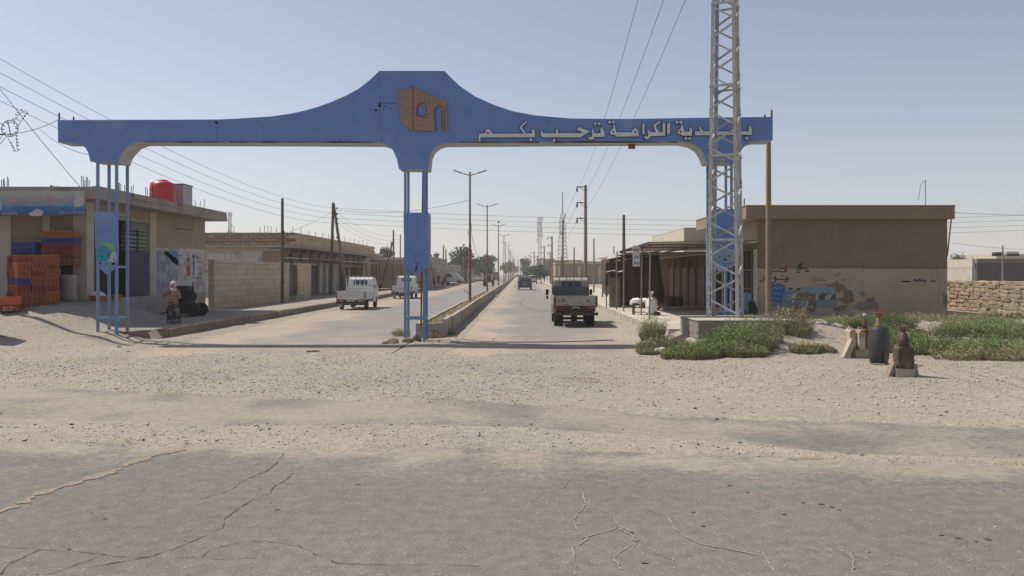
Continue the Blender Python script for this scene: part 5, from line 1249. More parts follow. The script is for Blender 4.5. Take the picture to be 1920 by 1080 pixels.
# side facing the street: openings (windows, shutters)
def rs_(name, y0, y1, z0, z1, m, d=0.02, par=rb): return MB().box((RX0-d, y0, z0), (RX0-.001, y1, z1)).build(name, M[m], par)
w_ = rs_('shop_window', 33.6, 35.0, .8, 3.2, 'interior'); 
for z in (1.5, 2.3, 3.15): MB().box((RX0-.05, 33.6, z), (RX0-.021, 35.0, z+.06)).build('window_bar', M['polegrey'], w_)
for y in (33.6, 34.3, 34.95): MB().box((RX0-.05, y, .8), (RX0-.021, y+.06, 3.2)).build('window_bar', M['polegrey'], w_)
rs_('blue_sill_panel', 33.6, 35.0, .35, 1.35, 'bluepost', .055)
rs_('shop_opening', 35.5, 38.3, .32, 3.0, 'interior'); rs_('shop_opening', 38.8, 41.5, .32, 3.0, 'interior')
rs_('sign_board', 35.3, 38.4, 3.05, 3.5, 'board', .05)
rb2 = empty('street_shops', (0,0,0), 'row of low tan shops with dark red doors behind the canopy on the right', 'shops')
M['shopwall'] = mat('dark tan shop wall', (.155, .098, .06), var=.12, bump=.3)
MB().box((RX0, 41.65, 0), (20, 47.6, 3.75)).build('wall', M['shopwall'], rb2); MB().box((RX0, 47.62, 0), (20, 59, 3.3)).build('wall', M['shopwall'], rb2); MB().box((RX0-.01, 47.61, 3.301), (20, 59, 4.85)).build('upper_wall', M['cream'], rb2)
MB().box((RX0-.02, 47.58, 4.851), (20, 59.05, 4.9)).build('coping', M['concrete_l'], rb2)
for k, y in enumerate((42.2, 44.3, 46.4, 48.5, 50.6)):
    d_ = MB().box((RX0-.04, y, .34), (RX0-.002, y+1.7, 2.5)).build('door', M['door_red'], rb2)
    MB().box((RX0-.06, y+1.72, .32), (RX0-.0, y+2.05, 3.0)).build('pier', M['shopwall'], rb2)
    MB().box((RX0-.09, y-.03, .34), (RX0-.045, y+.03, 2.55)).build('door_post', M['concrete_l'] if k in (0, 2) else M['dark'], rb2)
MB().box((7.4, 40.6, .30), (9.74, 41.9, .46)).build('step', M['kerb'], rb2)
# canopy
cp = empty('shop_canopy', (0,0,0), 'corrugated metal canopy on thin poles over the right sidewalk', 'canopy')
b = MB(); n = 60; xs_ = [5.15+4.6*i/n for i in range(n+1)]
vs = []; 
for yy, zz_ in ((32.2, 3.42), (41.9, 3.30)):
    for i, x in enumerate(xs_): vs.append((x, yy, zz_ + .018*(i % 2) + .02*(x-5)))
b.add(vs, [(i, i+1, n+2+i, n+1+i) for i in range(n)]); cs = b.build('sheet', M['tin'], cp); MB().box((5.6, 41.95, 3.22), (9.76, 59.5, 3.26)).build('sheet', M['tin'], cp)  # flat rear sheet added to keep the shop wall in shade
b = MB(); b.add([(x_, y_, z_+.02) for x_, y_, z_ in vs], [(i, n+1+i, n+2+i, i+1) for i in range(n)]); b.build('top_sheet', M['tin'], cp)
for x0, y0, x1, y1 in ((5.2,32.3,9.75,32.3),(5.2,36,9.75,36),(5.2,41,9.75,41),(5.25,32.3,5.25,41.8),(7.5,32.3,7.5,41.8)): MB().bar((x0,y0,3.34 if y0 < 40 else 3.22),(x1,y1,3.38 if y1 < 40 else 3.26),.06).build('beam', M['wood'], cp)
for x, y in ((5.3,32.6),(5.48,36.0),(5.16,39.6),(5.05,41.6)): MB().tube([(x,y,.28),(x+.03,y,3.34)], .035, 8).build('pole', M['polegrey'], cp)
hs = empty('hanging_sign', P(1193, 480, 34.5), 'small white signboard with blue and red print hanging under the canopy edge', 'sign')
MB().box((-.15,-.02,-.45),(.15,.02,.45)).build('board', M['board'], hs)
for z0, z1, c_ in ((.12,.32,(.45,.12,.10)),(-.25,.05,(.10,.14,.32)),(-.40,-.28,(.10,.12,.2))):
    b = MB(); scribble(b, lambda x, y: Vector((x,-.022,y)), .12,-.12,(z0+z1)/2-.03,-(z1-z0)*.5,.035,(0,-1,0),int(z0*100)+60); scribble(b, lambda x, y: Vector((x,-.022,y)), .12,-.12,(z0+z1)/2+.05,-(z1-z0)*.4,.03,(0,-1,0),int(z0*100)+61); b.build('print', mat('sign ink', c_, bump=0), hs)
# tarp shack
ts = empty('tarp_shack', (0,0,0), 'ragged dark tarpaulin shelter on thin poles beside the right kerb', 'shelter')
def cloth(p00, p10, p01, p11, nx, ny, amp, seed, ragged=0.0):
    rs = np.random.RandomState(seed); b = MB(); vs = []; p00, p10, p01, p11 = map(Vector, (p00,p10,p01,p11)); nr = (p10-p00).cross(p01-p00).normalized()
    for j in range(ny+1):
        for i in range(nx+1):
            a_, c_ = i/nx, j/ny; p = p00.lerp(p10, a_).lerp(p01.lerp(p11, a_), c_)
            d_ = amp*(math.sin(a_*nx*.9+seed)*.5 + rs.uniform(-.5,.5))*(1-.5*c_)
            q = p + nr*d_
            if j == 0 and ragged: q = q + (p01-p00)*rs.uniform(0, ragged)
            vs.append(q)
    b.add(vs, [(j*(nx+1)+i, j*(nx+1)+i+1, (j+1)*(nx+1)+i+1, (j+1)*(nx+1)+i) for j in range(ny) for i in range(nx)], smooth=True); return b
SY = 44.6
cloth(P(1150,572,SY), P(1245,560,SY), P(1139,492,SY), P(1236,478,SY), 26, 8, .12, 3, .05).build('front_tarp', M['tarp'], ts)
cloth(P(1228,585,SY-.4), P(1250,570,SY-.4), P(1218,470,SY-.5), P(1238,500,SY-.4), 8, 10, .12, 5, .15).build('side_tarp', M['tarp'], ts)
cloth((5.0,44.5,.9), (5.0,48.8,.5), (4.95,44.5,3.0), (4.95,48.8,3.0), 16, 6, .1, 7, .2).build('kerb_side_tarp', M['tarp'], ts)
cloth(P(1134,535,44.4), P(1141,540,44.4), P(1137,494,44.4), P(1142,492,44.4), 3, 6, .1, 9, .3).build('loose_flap', M['tarp'], ts)
for k in range(3):
    x = 4.95+.02+k*.2; MB().box((x, 44.28, .3), (x+.185, 44.32, 1.95+.05*rnd.random())).build('plank', mat('grey plank', (.19,.165,.14), var=.2, scale=6, bump=.3), ts) if k == 0 else MB().box((x, 44.28, .3), (x+.185, 44.32, 1.95+.05*rnd.random())).build('plank', bpy.data.materials['grey plank'], ts)
cloth(P(1140,497,44.0), P(1234,482,44.0), P(1140,486,44.0), P(1234,470,44.0), 30, 2, .10, 13, .9).build('ragged_valance', M['tarp'], ts)
for a_, c_ in ((P(1150,500,43.9),P(1200,478,43.9)),(P(1170,505,43.9),P(1222,488,43.9)),(P(1140,503,43.9),P(1240,470,43.9))): MB().bar(a_, c_, .06).build('batten', M['wood'], ts)
b = MB(); b.add([P(1137,488,44.2), P(1235,468,44.2), P(1228,466,49), P(1142,480,49)], [(0,1,2,3)]); rfo = b.build('roof_sheet', M['rust'], ts)
b = MB(); b.add([P(1137,486.5,44.2), P(1235,466.5,44.2), P(1228,464.5,49), P(1142,478.5,49)], [(3,2,1,0)]); b.build('roof_top', M['tin'], ts)
for u, Yd, v0 in ((1149,45.7,483),(1154.7,43.6,482),(1169,42.6,480),(1137,44.1,492),(1189,44,474),(1207,44,470)): q = P(u, v0, Yd); MB().tube([(q.x,Yd,.28),(q.x,Yd,q.z)], .03, 6).build('pole', M['dark'], ts)
b = MB(); b.tube([P(1137,510,43.9), P(1150,507,43.8), P(1158,510,43.7), P(1168,508,42.6)], .03, 6); b.build('rail', M['board'], ts)
# goods on the sidewalk
tb = empty('low_table', (5.55, 36.6, .30), 'low dark wooden table carrying white sacks on the right sidewalk', 'table')
MB().box((-.38,-.25,.42),(.38,.25,.47)).build('table_top', M['wood'], tb)
for x in (-.34,.30):
    for y in (-.2,.2): MB().box((x-.02,y-.02,0),(x+.04,y+.02,.42)).build('leg', M['wood'], tb)
MB().box((-.34,-.22,.10),(.34,-.19,.14)).build('stretcher', M['wood'], tb)
def blob(n, s, seed, m, name, loc, label, cat, amp=.18):
    import bmesh
    bm = bmesh.new(); bmesh.ops.create_icosphere(bm, subdivisions=3, radius=1)
    from mathutils import noise as mn
    for v in bm.verts:
        k = 1 + amp*mn.noise(v.co*2.2 + Vector((seed,0,0))) + amp*.6*mn.noise(v.co*6 + Vector((seed,3,0)))
        v.co = Vector((v.co.x*s[0]*k, v.co.y*s[1]*k, max(-1, v.co.z)*s[2]*k))
    me = bpy.data.meshes.new(name); bm.to_mesh(me); bm.free(); me.materials.append(M[m])
    return tag(link(name, me, None, loc), label, cat)
blob(0, (.32,.26,.14), 2, 'sack', 'white_sack', (5.38,36.6,.90), 'crumpled white sack lying on the left of the low table', 'sack', .35)
blob(0, (.24,.22,.13), 5, 'sack', 'white_sack', (5.74,36.6,.91), 'crumpled white sack lying on the right of the low table', 'sack', .35)
blob(0, (.27,.22,.44), 21, 'sack', 'white_sack', (5.98,36.2,.70), 'tall tied white sack standing beside the low table', 'sack', .28); MB().lathe([(.05,0),(.04,.08),(.13,.24),(.09,.27)], 7, c=(-.02,0,.40), smooth=False).build('tied_top', M['sack'], [o for o in bpy.data.objects if o.get('label') == 'tall tied white sack standing beside the low table'][0])
blob(0, (.16,.14,.09), 9, 'black', 'dark_bundle', (6.2,36.0,.37), 'small dark bundle at the foot of the tall white sack', 'bundle', .3)
bs = MB().lathe([(.22,0),(.36,.17),(.37,.19),(.33,.18),(.20,.03)], 18); tag(bs.build('red_basin', M['red_tank'], None, (6.95,41.2,.3)), 'red plastic basin on the shop floor behind the tall white sack', 'basin')
for k, (u, l) in enumerate(((1256,'left'),(1271,'right'))):
    x = (u-U0)*42.4/F; tag(MB().lathe([(.26,0),(.28,.04),(.28,.3),(.265,.32),(.28,.34),(.28,.62),(.26,.66),(.25,.64)], 16).build('barrel', M['dark'], None, (x,42.4,.3)), f'{l} dark barrel standing before the red doors', 'barrel')
blob(0, (.45,.25,.12), 12, 'orange', 'orange_cloth', P(1352,582,33.6), 'orange cloth heap behind the lattice mast', 'cloth', .5)
ty = MB().lathe([(.20,-.1),(.31,-.09),(.34,0),(.31,.09),(.20,.1)], 20, c=(0,0,.34), rot=Matrix.Rotation(R(75),3,'Y')); tag(ty.build('spare_tyre', M['black'], None, (9.45,32.4,.42)), 'black tyre leaning at the corner of the brown building', 'tyre')
blob(0, (.45,.3,.22), 15, 'greyblue', 'grey_bundle', (8.95,32.7,.5), 'grey bundle lying beside the black tyre', 'bundle', .4)
cb_ = empty('carton_box', P(1489,598,31.5), 'open brown cardboard box standing on the dirt before the brown building', 'box'); cb_.location.z = .38
for a_, c_, m_ in (((-.28,-.2,0),(-.26,.2,.42),'cream'),((.5,-.2,0),(.52,.2,.32),'rust'),((-.259,.18,0),(.499,.2,.32),'rust'),((-.259,-.2,0),(.499,-.18,.30),'redbrown')): MB().box(a_, c_).build('panel', M[m_], cb_)

# stone wall and yard walls at the far right
sw = empty('stone_wall', (20.95, 39.2, 0), 'rough wall of tan field stones running back at the right edge', 'wall', rz=R(-90))
MB().box((.02, .13, .1), (12.0, .45, 1.80)).build('core', M['mortar'], sw)
rs = random.Random(31)
def stone_block_mesh(sd):
    r_ = random.Random(sd); b = MB(); q = .5; c_ = .13
    import bmesh
    bm = bmesh.new(); bmesh.ops.create_cube(bm, size=1.0)
    for v in bm.verts: v.co += Vector((r_.uniform(-.12,.10)*(1 if v.co.x > 0 else -1), r_.uniform(-.1,.1), r_.uniform(-.14,.06)*(1 if v.co.z > 0 else -1)))
    bmesh.ops.bevel(bm, geom=bm.edges[:], offset=.11, segments=1, affect='EDGES')
    me = bpy.data.meshes.new('stone'); bm.to_mesh(me); bm.free(); me.materials.append(M['mudstone']); return me
smesh = [stone_block_mesh(300+i) for i in range(8)]
z = .14; cnt = 0
while z < 1.80:
    hh = rs.choice((.15,.17,.20,.23)); x = rs.random()*.1
    while x < 7.0:
        w_ = rs.uniform(.20,.44)
        o = link('stone', smesh[rs.randrange(8)], sw, (x+w_/2, .10+rs.uniform(-.04,.03), z+hh/2+rs.uniform(-.01,.01)))
        o.scale = (w_*1.07, .28, hh*1.09); o.rotation_euler = (rs.uniform(-.08,.08), rs.uniform(-.05,.05), rs.uniform(-.06,.06)); x += w_; cnt += 1
    z += hh
yw = empty('yard_wall', (0,0,0), 'pale block yard wall with a dark grey return behind the stone wall', 'wall')
MB().box((34.1, 60.27, 0), (34.3, 72, 2.6)).build('lower_wall', M['concrete_l'], yw); MB().box((34.08, 60.22, 2.601), (34.3, 72, 3.25)).build('pale_course', M['cream'], yw)
MB().box((34.31, 60.0, 0), (46, 60.25, 2.95)).build('grey_wall', mat('dark grey wall', (.10,.098,.098), var=.1, bump=.3), yw); MB().box((34.31, 59.97, 2.951), (46, 60.2, 3.28)).build('coping', mat('grey brown coping', (.2,.17,.15), bump=.2), yw)
pole(1880, 460, 510, 58, .07, 'polegrey', label='grey pole in front of the dark yard wall at the right edge', z0=0)
fh = empty('flat_roof_house', (0,0,0), 'small pale house with roof tanks beyond the yard wall', 'house')
MB().box(P(1868,512,110), P(1905,478.5,118)).build('wall', M['cream'], fh); MB().box(P(1888,480,110), P(1894,472.5,112)).build('roof_tank', M['grey_tank'], fh); MB().box(P(1868,480,110), P(1871,473,111)).build('roof_tank', M['dark'], fh)
fh2 = MB().box(P(1845,512,118), P(1868,481.5,126)).build('low_house', M['polegrey']); tag(fh2, 'dark low house roof beyond the yard wall left of the pale house', 'house')

# ------------------------------------------------------------------ street lamps
def make_lamp(loc, h, label):
    T = empty('street_lamp', loc, label, 'street lamp', 'double armed street lamps along the median')
    MB().tube([(0,0,-.1),(0,0,h*.45)], [.085,.08], 10).build('lower_pole', M['rust'], T); MB().tube([(0,0,h*.45),(0,0,h+.12)], [.066,.052], 10).build('upper_pole', M['rust2'], T)
    for s in (-1, 1):
        a_ = MB().tube([(0,0,h-.1),(s*.45,0,h+.03),(s*.6,0,h+.06)], .028, 6).build('arm', M['dark'], T)
        MB().bar((s*.5,0,h+.05),(s*1.0,0,h+.22),.20,.05, up=(0,0,1)).build('lamp_head', M['polegrey'], a_)
    return T
L0 = make_lamp((-2.97, 48, .42), 7.73, 'nearest double armed street lamp on the median, red rusty pole')
cbx = MB().box((-.12,-.1,4.1),(.0,.1,4.32)).build('junction_box', M['board'], L0)
b = MB(); b.tube([(.05,0,4.9),(.12,0,4.0),(.3,0,3.2),(.55,0,2.7),(.75,0,2.62)], .012, 4); b.build('loose_cable', M['wire'], L0)
MB().bar((-.05,-.1,.55),(-.35,-.1,.75),.05).build('bent_tag', M['tin'], L0)
ordn = ['second','third','fourth','fifth','sixth','seventh','eighth','ninth','tenth','eleventh','twelfth','thirteenth','fourteenth']
for i in range(13):
    yy = 76 + 28.5*i; T = make_lamp((-2.97 + (.12 if i % 3 else -.1) + .28*float(sm(yy,80,140)), yy, .42), 7.9+.5*rnd.random(), f'{ordn[i]} double armed street lamp on the median counting from the arch')
    if i == 1: MB().lathe([(0,-.1),(.16,-.03),(.12,.1),(0,.16)], 10, c=(0,0,8.4)).build('camera_dome', M['dark'], T)
# sandstone coloured post (red sleeve) visible far along median: red painted bollard posts
for i in range(5): tag(MB().tube([(0,0,0),(0,0,2.6)], .07, 6).build('red_post', M['rust'], None, (-2.6+.1*i, 150+i*30, .4)), f'{["nearest","second","third","fourth","farthest"][i]} thin red post on the far part of the median', 'post', 'red posts on the far median')

# ------------------------------------------------------------------ utility poles
def insul(o, pts_, r=.05): 
    for p in pts_: MB().lathe([(.02,-.08),(r,-.05),(r*.7,0),(r,.04),(.02,.08)], 8, c=p).build('insulator', M['dark'], o)
p1, a, c = pole(529.5, 372, 568, 49.7, .115, 'wood', label='dark wooden pole on the left sidewalk before the block wall')
insul(p1, [(.1,0,h) for h in (4.4,4.05,3.7)])
p2, a2, c2 = pole(620, 380, 552.5, 68.5, .15, 'wood', top_u=624.7, label='upright dark wooden pole of the A shaped pair on the left sidewalk'); 
p2b, _, _ = pole(649.4, 382, 545.5, 68.9, .15, 'wood_l', top_u=625.5, label='leaning wooden pole of the A shaped pair on the left sidewalk')
insul(p2, [(.25+.35*(1-(h-4.6)/3.1)*0+.3, 0, h) for h in (7.4,6.9,6.5,6.1,5.6,4.9)], .08)
pole(737.7, 431.7, 536.7, 105, .14, 'wood', label='dark upright pole left of the middle pylon'); pole(715, 453, 540, 100, .14, 'wood', top_u=736, label='dark leaning stay pole left of the middle pylon')
pole(750.7, 440, 530, 130, .12, 'wood', label='thin pole with insulators just left of the middle pylon'); pole(733, 452, 530, 125, .07, 'wood', label='thin dark rod pole behind the leaning stay pole')
pole(830, 460, 520, 170, .18, 'wood', top_u=832, label='leaning pole of the pair over the far left canopy'); pole(836, 467, 520, 168, .16, 'wood', label='upright pole of the pair over the far left canopy')
pole(853, 477, 525, 190, .14, 'wood_l', label='pale pole before the far left wall'); pole(869, 480, 530, 170, .13, 'wood_l', label='pale pole rising from the far left sidewalk beside the nearest lamp'); pole(891, 484, 522, 230, .13, 'wood_l', label='pale pole right of the nearest lamp at the far left wall')
def tpole(u, v0, Yd, r, label, arms=3):
    o, a_, c_ = pole(u, v0, 520, Yd, r, 'wood_l', label=label, z0=.3)
    H = c_.z-.3
    for k in range(arms):
        z = H-.15-k*1.25*(Yd/64 if Yd > 100 and False else 1); am = MB().bar((.1,0,z),(-.75,0,z),.08).build('cross_arm', M['wood_l'], o); MB().bar((-.05,0,z-.35),(-.5,0,z),.04).build('strut', M['dark'], am)
        MB().lathe([(.02,-.38),(.09,-.34),(.05,-.24),(.09,-.18),(.05,-.08),(.02,0)], 8, c=(-.68,0,z-.02)).build('insulator', M['dark'], am)
    return o
tpole(1098, 347, 64, .15, 'tall pale pole with three short cross arms beside the flatbed truck')
tpole(1035, 443, 130, .16, 'second pole with cross arms farther along the right kerb'); tpole(1020.5, 461, 173, .17, 'third pole with cross arms along the right kerb', 3)
for k, (u, v0, Yd) in enumerate(((1001.7,472,230),(994,478,275),(986.5,481,330),(982,483,380),(1008,480,250))): tpole(u, v0, Yd, .17, f'{["fourth","fifth","sixth","farthest","slim extra"][k]} distant pole with cross arms on the right side', 2)
pole(1055.5, 410, 515, 90, .11, 'wood', label='tall dark pole left of the truck pole in front of the far lattice tower', z0=.3); pole(1076.5, 464, 515, 110, .11, 'wood', label='short pole just left of the tall cross arm pole', z0=.3)
pole(1113.6, 447, 535, 78, .09, 'polegrey', label='grey pole just right of the truck cab', z0=.3); pole(1169.7, 403, 520, 56, .13, 'wood', label='thick wooden pole rising behind the tarpaulin shelter', z0=.3)
pole(1151, 462, 520, 95, .09, 'polegrey', label='thin pole behind the left of the tarpaulin shelter', z0=.3); pole(1031.7, 475, 522, 140, .10, 'wood', label='short pole at the left flank of the truck', z0=.3); pole(1052.5, 480, 522, 120, .09, 'wood', label='low pole behind the truck cab', z0=.3)
for k, u in enumerate((957,963,971,976)): pole(u, 487-2*(k%2), 514, 420, .25, 'polegrey', label=f'{["leftmost","second","third","rightmost"][k]} of the tiny poles at the end of the street', z0=.2)

# telecom towers far away
def lattice(u, vt, Yd, w0, w1, label, n, spire=0):
    z1 = CAMH + (V0-vt)*Yd/F; x = (u-U0)*Yd/F; T = empty('telecom_tower', (x, Yd, 0), label, 'telecom tower'); H = z1*(1-spire)
    m = mat('faded red white steel', (.36,.33,.31), bump=0, var=.1) if 'tfr' not in M else M['tfr']; M['tfr'] = m
    def cn(i, z): h = (w0+(w1-w0)*z/H)/2; sx_, sy_ = ((-1,-1),(1,-1),(1,1),(-1,1))[i]; return Vector((sx_*h, sy_*h, z))
    th = Yd*.00030
    b = MB()
    for i in range(4): b.bar(cn(i,0), cn(i,H), th*1.4)
    for k in range(n):
        z0_, z1_ = H*k/n, H*(k+1)/n
        for i in range(4): b.bar(cn(i,z0_), cn((i+1)%4,z1_), th); b.bar(cn((i+1)%4,z0_), cn(i,z1_), th); b.bar(cn(i,z1_), cn((i+1)%4,z1_), th)
    b.build('lattice', m, T)
    if spire: MB().tube([(0,0,H),(0,0,z1*.985),(0,0,z1)], [.5,.3,.1], 6).build('spire', m, T)
    for k in range(5 if not spire else 4):
        z = H*(.97-.09*k); a_ = k*1.3
        for j in range(3): MB().box((-.25,-.1,-1),(.25,.1,1)).build('antenna_panel', M['board'], T).location = (math.cos(a_+j*2.1)*(w1/2+.6), math.sin(a_+j*2.1)*(w1/2+.6), z)
    return T
lattice(1012, 407, 400, 1.6, 1.4, 'slim distant telecom lattice tower left of the spired one', 22)
lattice(1054.5, 359, 400, 6.0, 1.7, 'wide based distant telecom tower with a tall spire', 16, .26)
lattice(431, 398, 500, 1.6, 1.4, 'tiny distant telecom tower above the roofs at left', 18)

# ------------------------------------------------------------------ far buildings
def bld(name, x0, x1, y0, y1, h, m, label, extra=None, par='concrete_l', cat='building'):
    o = empty(name, (0,0,0), label, cat)
    MB().box((x0,y0,0),(x1,y1,h)).build('wall', M[m], o); MB().box((x0-.1,y0-.1,h+.002),(x1+.1,y1+.1,h+.25)).build('parapet', M[par], o)
    for e_ in extra or []: MB().box(e_[0], e_[1]).build(e_[3] if len(e_) > 3 else 'opening', M[e_[2]], o)
    return o
bld('low_house', -27, -18.5, 99, 108, 4.5, 'render_tan', 'tan low house beyond the row of shops on the left', [((-21.5,98.9,.6),(-20.0,98.99,2.0),'white_pl','window'),((-19.8,98.9,.6),(-18.9,98.99,1.9),'concrete_l','window')])
bld('long_wall_house', -18.4, -12.8, 100, 118, 3.8, 'brick_brown', 'brown flat fronted house behind the leaning pole on the left', [((-18.0,99.9,.35),(-13,99.98,1.3),'render_tan','base_course')])
ca = empty('far_canopy', (0,0,0), 'thin metal canopy frame over the motorbikes at left', 'canopy'); MB().box((-17.5,112,3.05),(-12.2,126,3.13)).build('sheet', M['tin'], ca)
for x in (-12.4,-14.2,-16.0):
    for y in (118.6,125.8): MB().tube([(x,y,.3),(x,y,3.05)], .05, 6).build('post', M['polegrey'], ca)
ca2 = empty('pipe_canopy', (0,0,0), 'long thin pipe frame canopy left of the middle pylon', 'canopy'); MB().box((-17.5,88,3.3),(-12.9,97.5,3.38)).build('sheet', M['tin'], ca2)
for x, y in ((-17.3,88.1),(-15.4,88.1),(-13.0,88.1),(-13.0,97),(-15.4,97)): MB().tube([(x,y,.3),(x,y,3.3)], .045, 6).build('post', M['dark'], ca2)
bld('street_house', -30, -13.6, 130, 150, 4.5, 'render_tan', 'tan flat roofed house right behind the middle pylon', [((-15.5,129.9,.4),(-14.0,129.98,2.8),'interior','shop_opening')])
bld('grey_store', -26, -13.0, 162, 205, 3.6, 'concrete', 'long grey flat roofed store along the far left sidewalk', [((-12.99,166+i*8,.4),(-12.95,171+i*8,2.7),'polegrey','shutter') for i in range(5)])
bld('far_house', -24, -12.5, 214, 260, 4.2, 'render_tan', 'distant tan house row at the far left kerb', [((-12.49,218+i*7,.4),(-12.45,222+i*7,2.7),'interior','opening') for i in range(5)])
for k, (x0, y0, h) in enumerate(((-22,275,4),(-20,320,5),(-24,370,4.5))): bld('far_house', x0, -12, y0, y0+30, h, 'cream', f'{["pale","pale second","farthest pale"][k]} distant house at the left end of the street')
ex_ = [((6.9+i*3.3,129.92,.35),(9.6+i*3.3,129.99,2.9),'polegrey','shutter') for i in range(4)] + [((6.2+i*3.3,129.85,.3),(6.6+i*3.3,129.99,3.4),'cream','pier') for i in range(5)]
bld('shuttered_row', 5.9, 24, 130, 142, 3.7, 'brick_brown', 'grey brown flat row with closed shutters behind the flatbed truck', ex_)
bld('two_storey_house', 4.9, 9.8, 225, 240, 6.0, 'cream', 'distant yellow two storey house beyond the shuttered row', [((4.85,227+i*4,1),(4.89,229+i*4,2.2),'interior','window') for i in range(3)] + [((4.85,227+i*4,3.8),(4.89,229+i*4,5),'interior','window') for i in range(3)])
bld('brown_house', 6.0, 16, 205, 222, 5.3, 'brick_brown', 'distant brown house beside the yellow one')
bld('yard_house', 12, 30, 180, 200, 4.6, 'concrete_l', 'distant pale house above the shuttered row', None)
for k, (x0, y0, h) in enumerate(((6.5,260,4),(7.5,310,6),(7,370,4.5))): bld('far_house', x0, x0+12, y0, y0+30, h, ('cream','render_tan','cream')[k], f'{["near","middle","last"][k]} distant house at the right end of the street')
tag(box_obj('white_low_wall', (5.6, 150, .2), (5.8, 205, 1.6), M['white_pl']), 'white low wall along the far right sidewalk', 'wall')
mo = empty('mosque', (0,0,0), 'pale minaret and dome beyond the tarpaulin shelter', 'mosque')
MB().tube([P(1165,512,350),P(1165,482,350)], [1.2,1.0], 8).build('minaret', M['board'], mo); MB().lathe([(3,0),(3,1.5),(2.6,3),(1.5,4.2),(0,4.8)], 14, c=(P(1175,500,350).x,350,2)).build('dome', M['board'], mo)
gb = empty('gas_drum', P(1170,523,48), 'metal drum standing on posts behind the tarpaulin shelter', 'drum'); gb.location.z = 1.0
MB().box((-.3,-.3,-.7),(.3,.3,0)).build('stand', M['dark'], gb); MB().lathe([(.3,0),(.3,.8),(0,.82)], 12).build('drum', M['grey_tank'], gb)

# ------------------------------------------------------------------ wires
wc = 0
def wire(a, c, sag, label, r=.008, n=28):
    a, c = Vector(a), Vector(c); pts_ = [a.lerp(c, i/n) - Vector((0,0,sag*4*(i/n)*(1-i/n))) for i in range(n+1)]
    return tag(MB().tube(pts_, r, 4, cap=False).build('overhead_wire', M['wire']), label, 'wire')
nm = ['topmost','second','third','lowest']
for k in range(4):
    zt = 7.75-.42*k
    wire((-15.6, 22, 8.85-.42*k), (-15.95, 68.4, zt), .95, f'{nm[k]} of the four wires running from the upper left corner to the A shaped poles')
    wire((-15.9, 68.4, zt), (45, 71, 7.35-.45*k), .75, f'{nm[k]} of the four wires crossing the street to the far right', .010)
for k in range(3): wire((-15.9, 68.6, 7.6-.45*k), (-15.4, 105, 7.3-.5*k), 1.0, f'{["upper","middle","lower"][k]} of the wires from the A shaped poles to the next pole', .010)
for k in range(3): wire((4.6, 64, 8.9-1.25*k), ((3.05,3.72,4.29)[k], 20.5, 9.25+.02*k), .75, f'{["left","middle","right"][k]} of the three steep wires in the sky above the arch', .007)
for k in range(3):
    d_ = Vector(((3.05,3.72,4.29)[k]-4.6, -43.5, .1)); e_ = Vector(((3.05,3.72,4.29)[k], 20.5, 9.25+.02*k))
    wire(e_, e_ + Vector((-1.2,-30,1.5)), .2, f'near continuation of the {["left","middle","right"][k]} steep wire above the camera', .011)
    wire((4.6,64,8.9-1.25*k), (4.6,130,7.8-1.25*k), .8, f'{["upper","middle","lower"][k]} wire between the first two cross arm poles', .010)
wire((-14.75, 49.7, 4.6), (-15.9, 68.4, 7.5), .12, 'slanting stay wire from the dark pole to the A shaped poles', .010)
wire(P(-70,75,27.5), P(156,357,28.7), .1, 'cable running down to the corner of the shop roof', .010)
wire((-18.0, 26.5, 6.9), P(109,225,25.6), .25, 'thin cable from the lamp ornament to the left end of the arch', .010)
wire((-12.96, 25.8, 6.0), (-18,30,7.6), .35, 'thin cable behind the left end of the arch', .009)
wire((-2.95,48,6.6), (-14.0,60,7.0), .5, 'thin cable from the nearest street lamp across the left carriageway', .011)
wire(P(1780,398,40), P(1935,403,60), .05, 'thin wire right of the brown building', .010)
wire(P(1785,455,60), P(1935,468,60), .1, 'lower thin wire above the yard wall', .010)

# star-shaped wire ornament with bulbs, on a pole outside the left frame
om = empty('light_ornament', P(18.5, 241, 26.5), 'wire flower ornament with small bulbs hanging at the upper left', 'light ornament')
sc_ = 26.5/F/5.4; O = lambda x, y: Vector(((x-100)*sc_, 0, -(y-440)*sc_))
ring = [O(100+84*math.cos(a*.3142), 440+84*math.sin(a*.3142)) for a in range(21)]
b = MB(); b.tube(ring, .014, 5); b.tube([O(78,360), O(95,440), O(110,515)], .016, 5); b.build('ring', M['dark'], om)
for loops_ in (([O(130,380), O(190,300), O(262,252), O(278,268), O(230,345), O(185,410)], [O(150,330), O(205,370)]), ([O(78,535), O(130,620), O(160,672), O(178,672), O(168,600), O(165,510)],),
            ([O(20,400), O(-40,360), O(-110,300), O(-120,330), O(-60,400), O(18,450)],), ([O(30,500), O(-20,580), O(-40,650), O(0,600), O(60,525)],)):
    b = MB()
    for l in loops_: b.tube(l, .010, 4)
    b.build('petal', M['dark'], om)
for x, y in [(218,250),(185,275),(165,298),(275,285),(250,312),(232,338),(130,345),(170,512),(172,548),(180,580),(182,612),(190,655),(140,665),(132,635),(122,612),(108,585)] + [(100+66*math.cos(a*.6), 440+66*math.sin(a*.6)) for a in range(11)]:
    MB().tube([O(x-7,y), O(x+9,y+2)], .018, 6).build('bulb', M['black'], om)
MB().tube([O(-130,498), O(48,498)], .03, 6).build('arm', M['dark'], om)
lpole = empty('ornament_pole', (-18.9, 27.4, .5), 'pole carrying the light ornament just outside the left edge', 'pole'); MB().tube([(0,0,-.2),(0,0,11)], [.11,.08], 8).build('shaft', M['polegrey'], lpole)

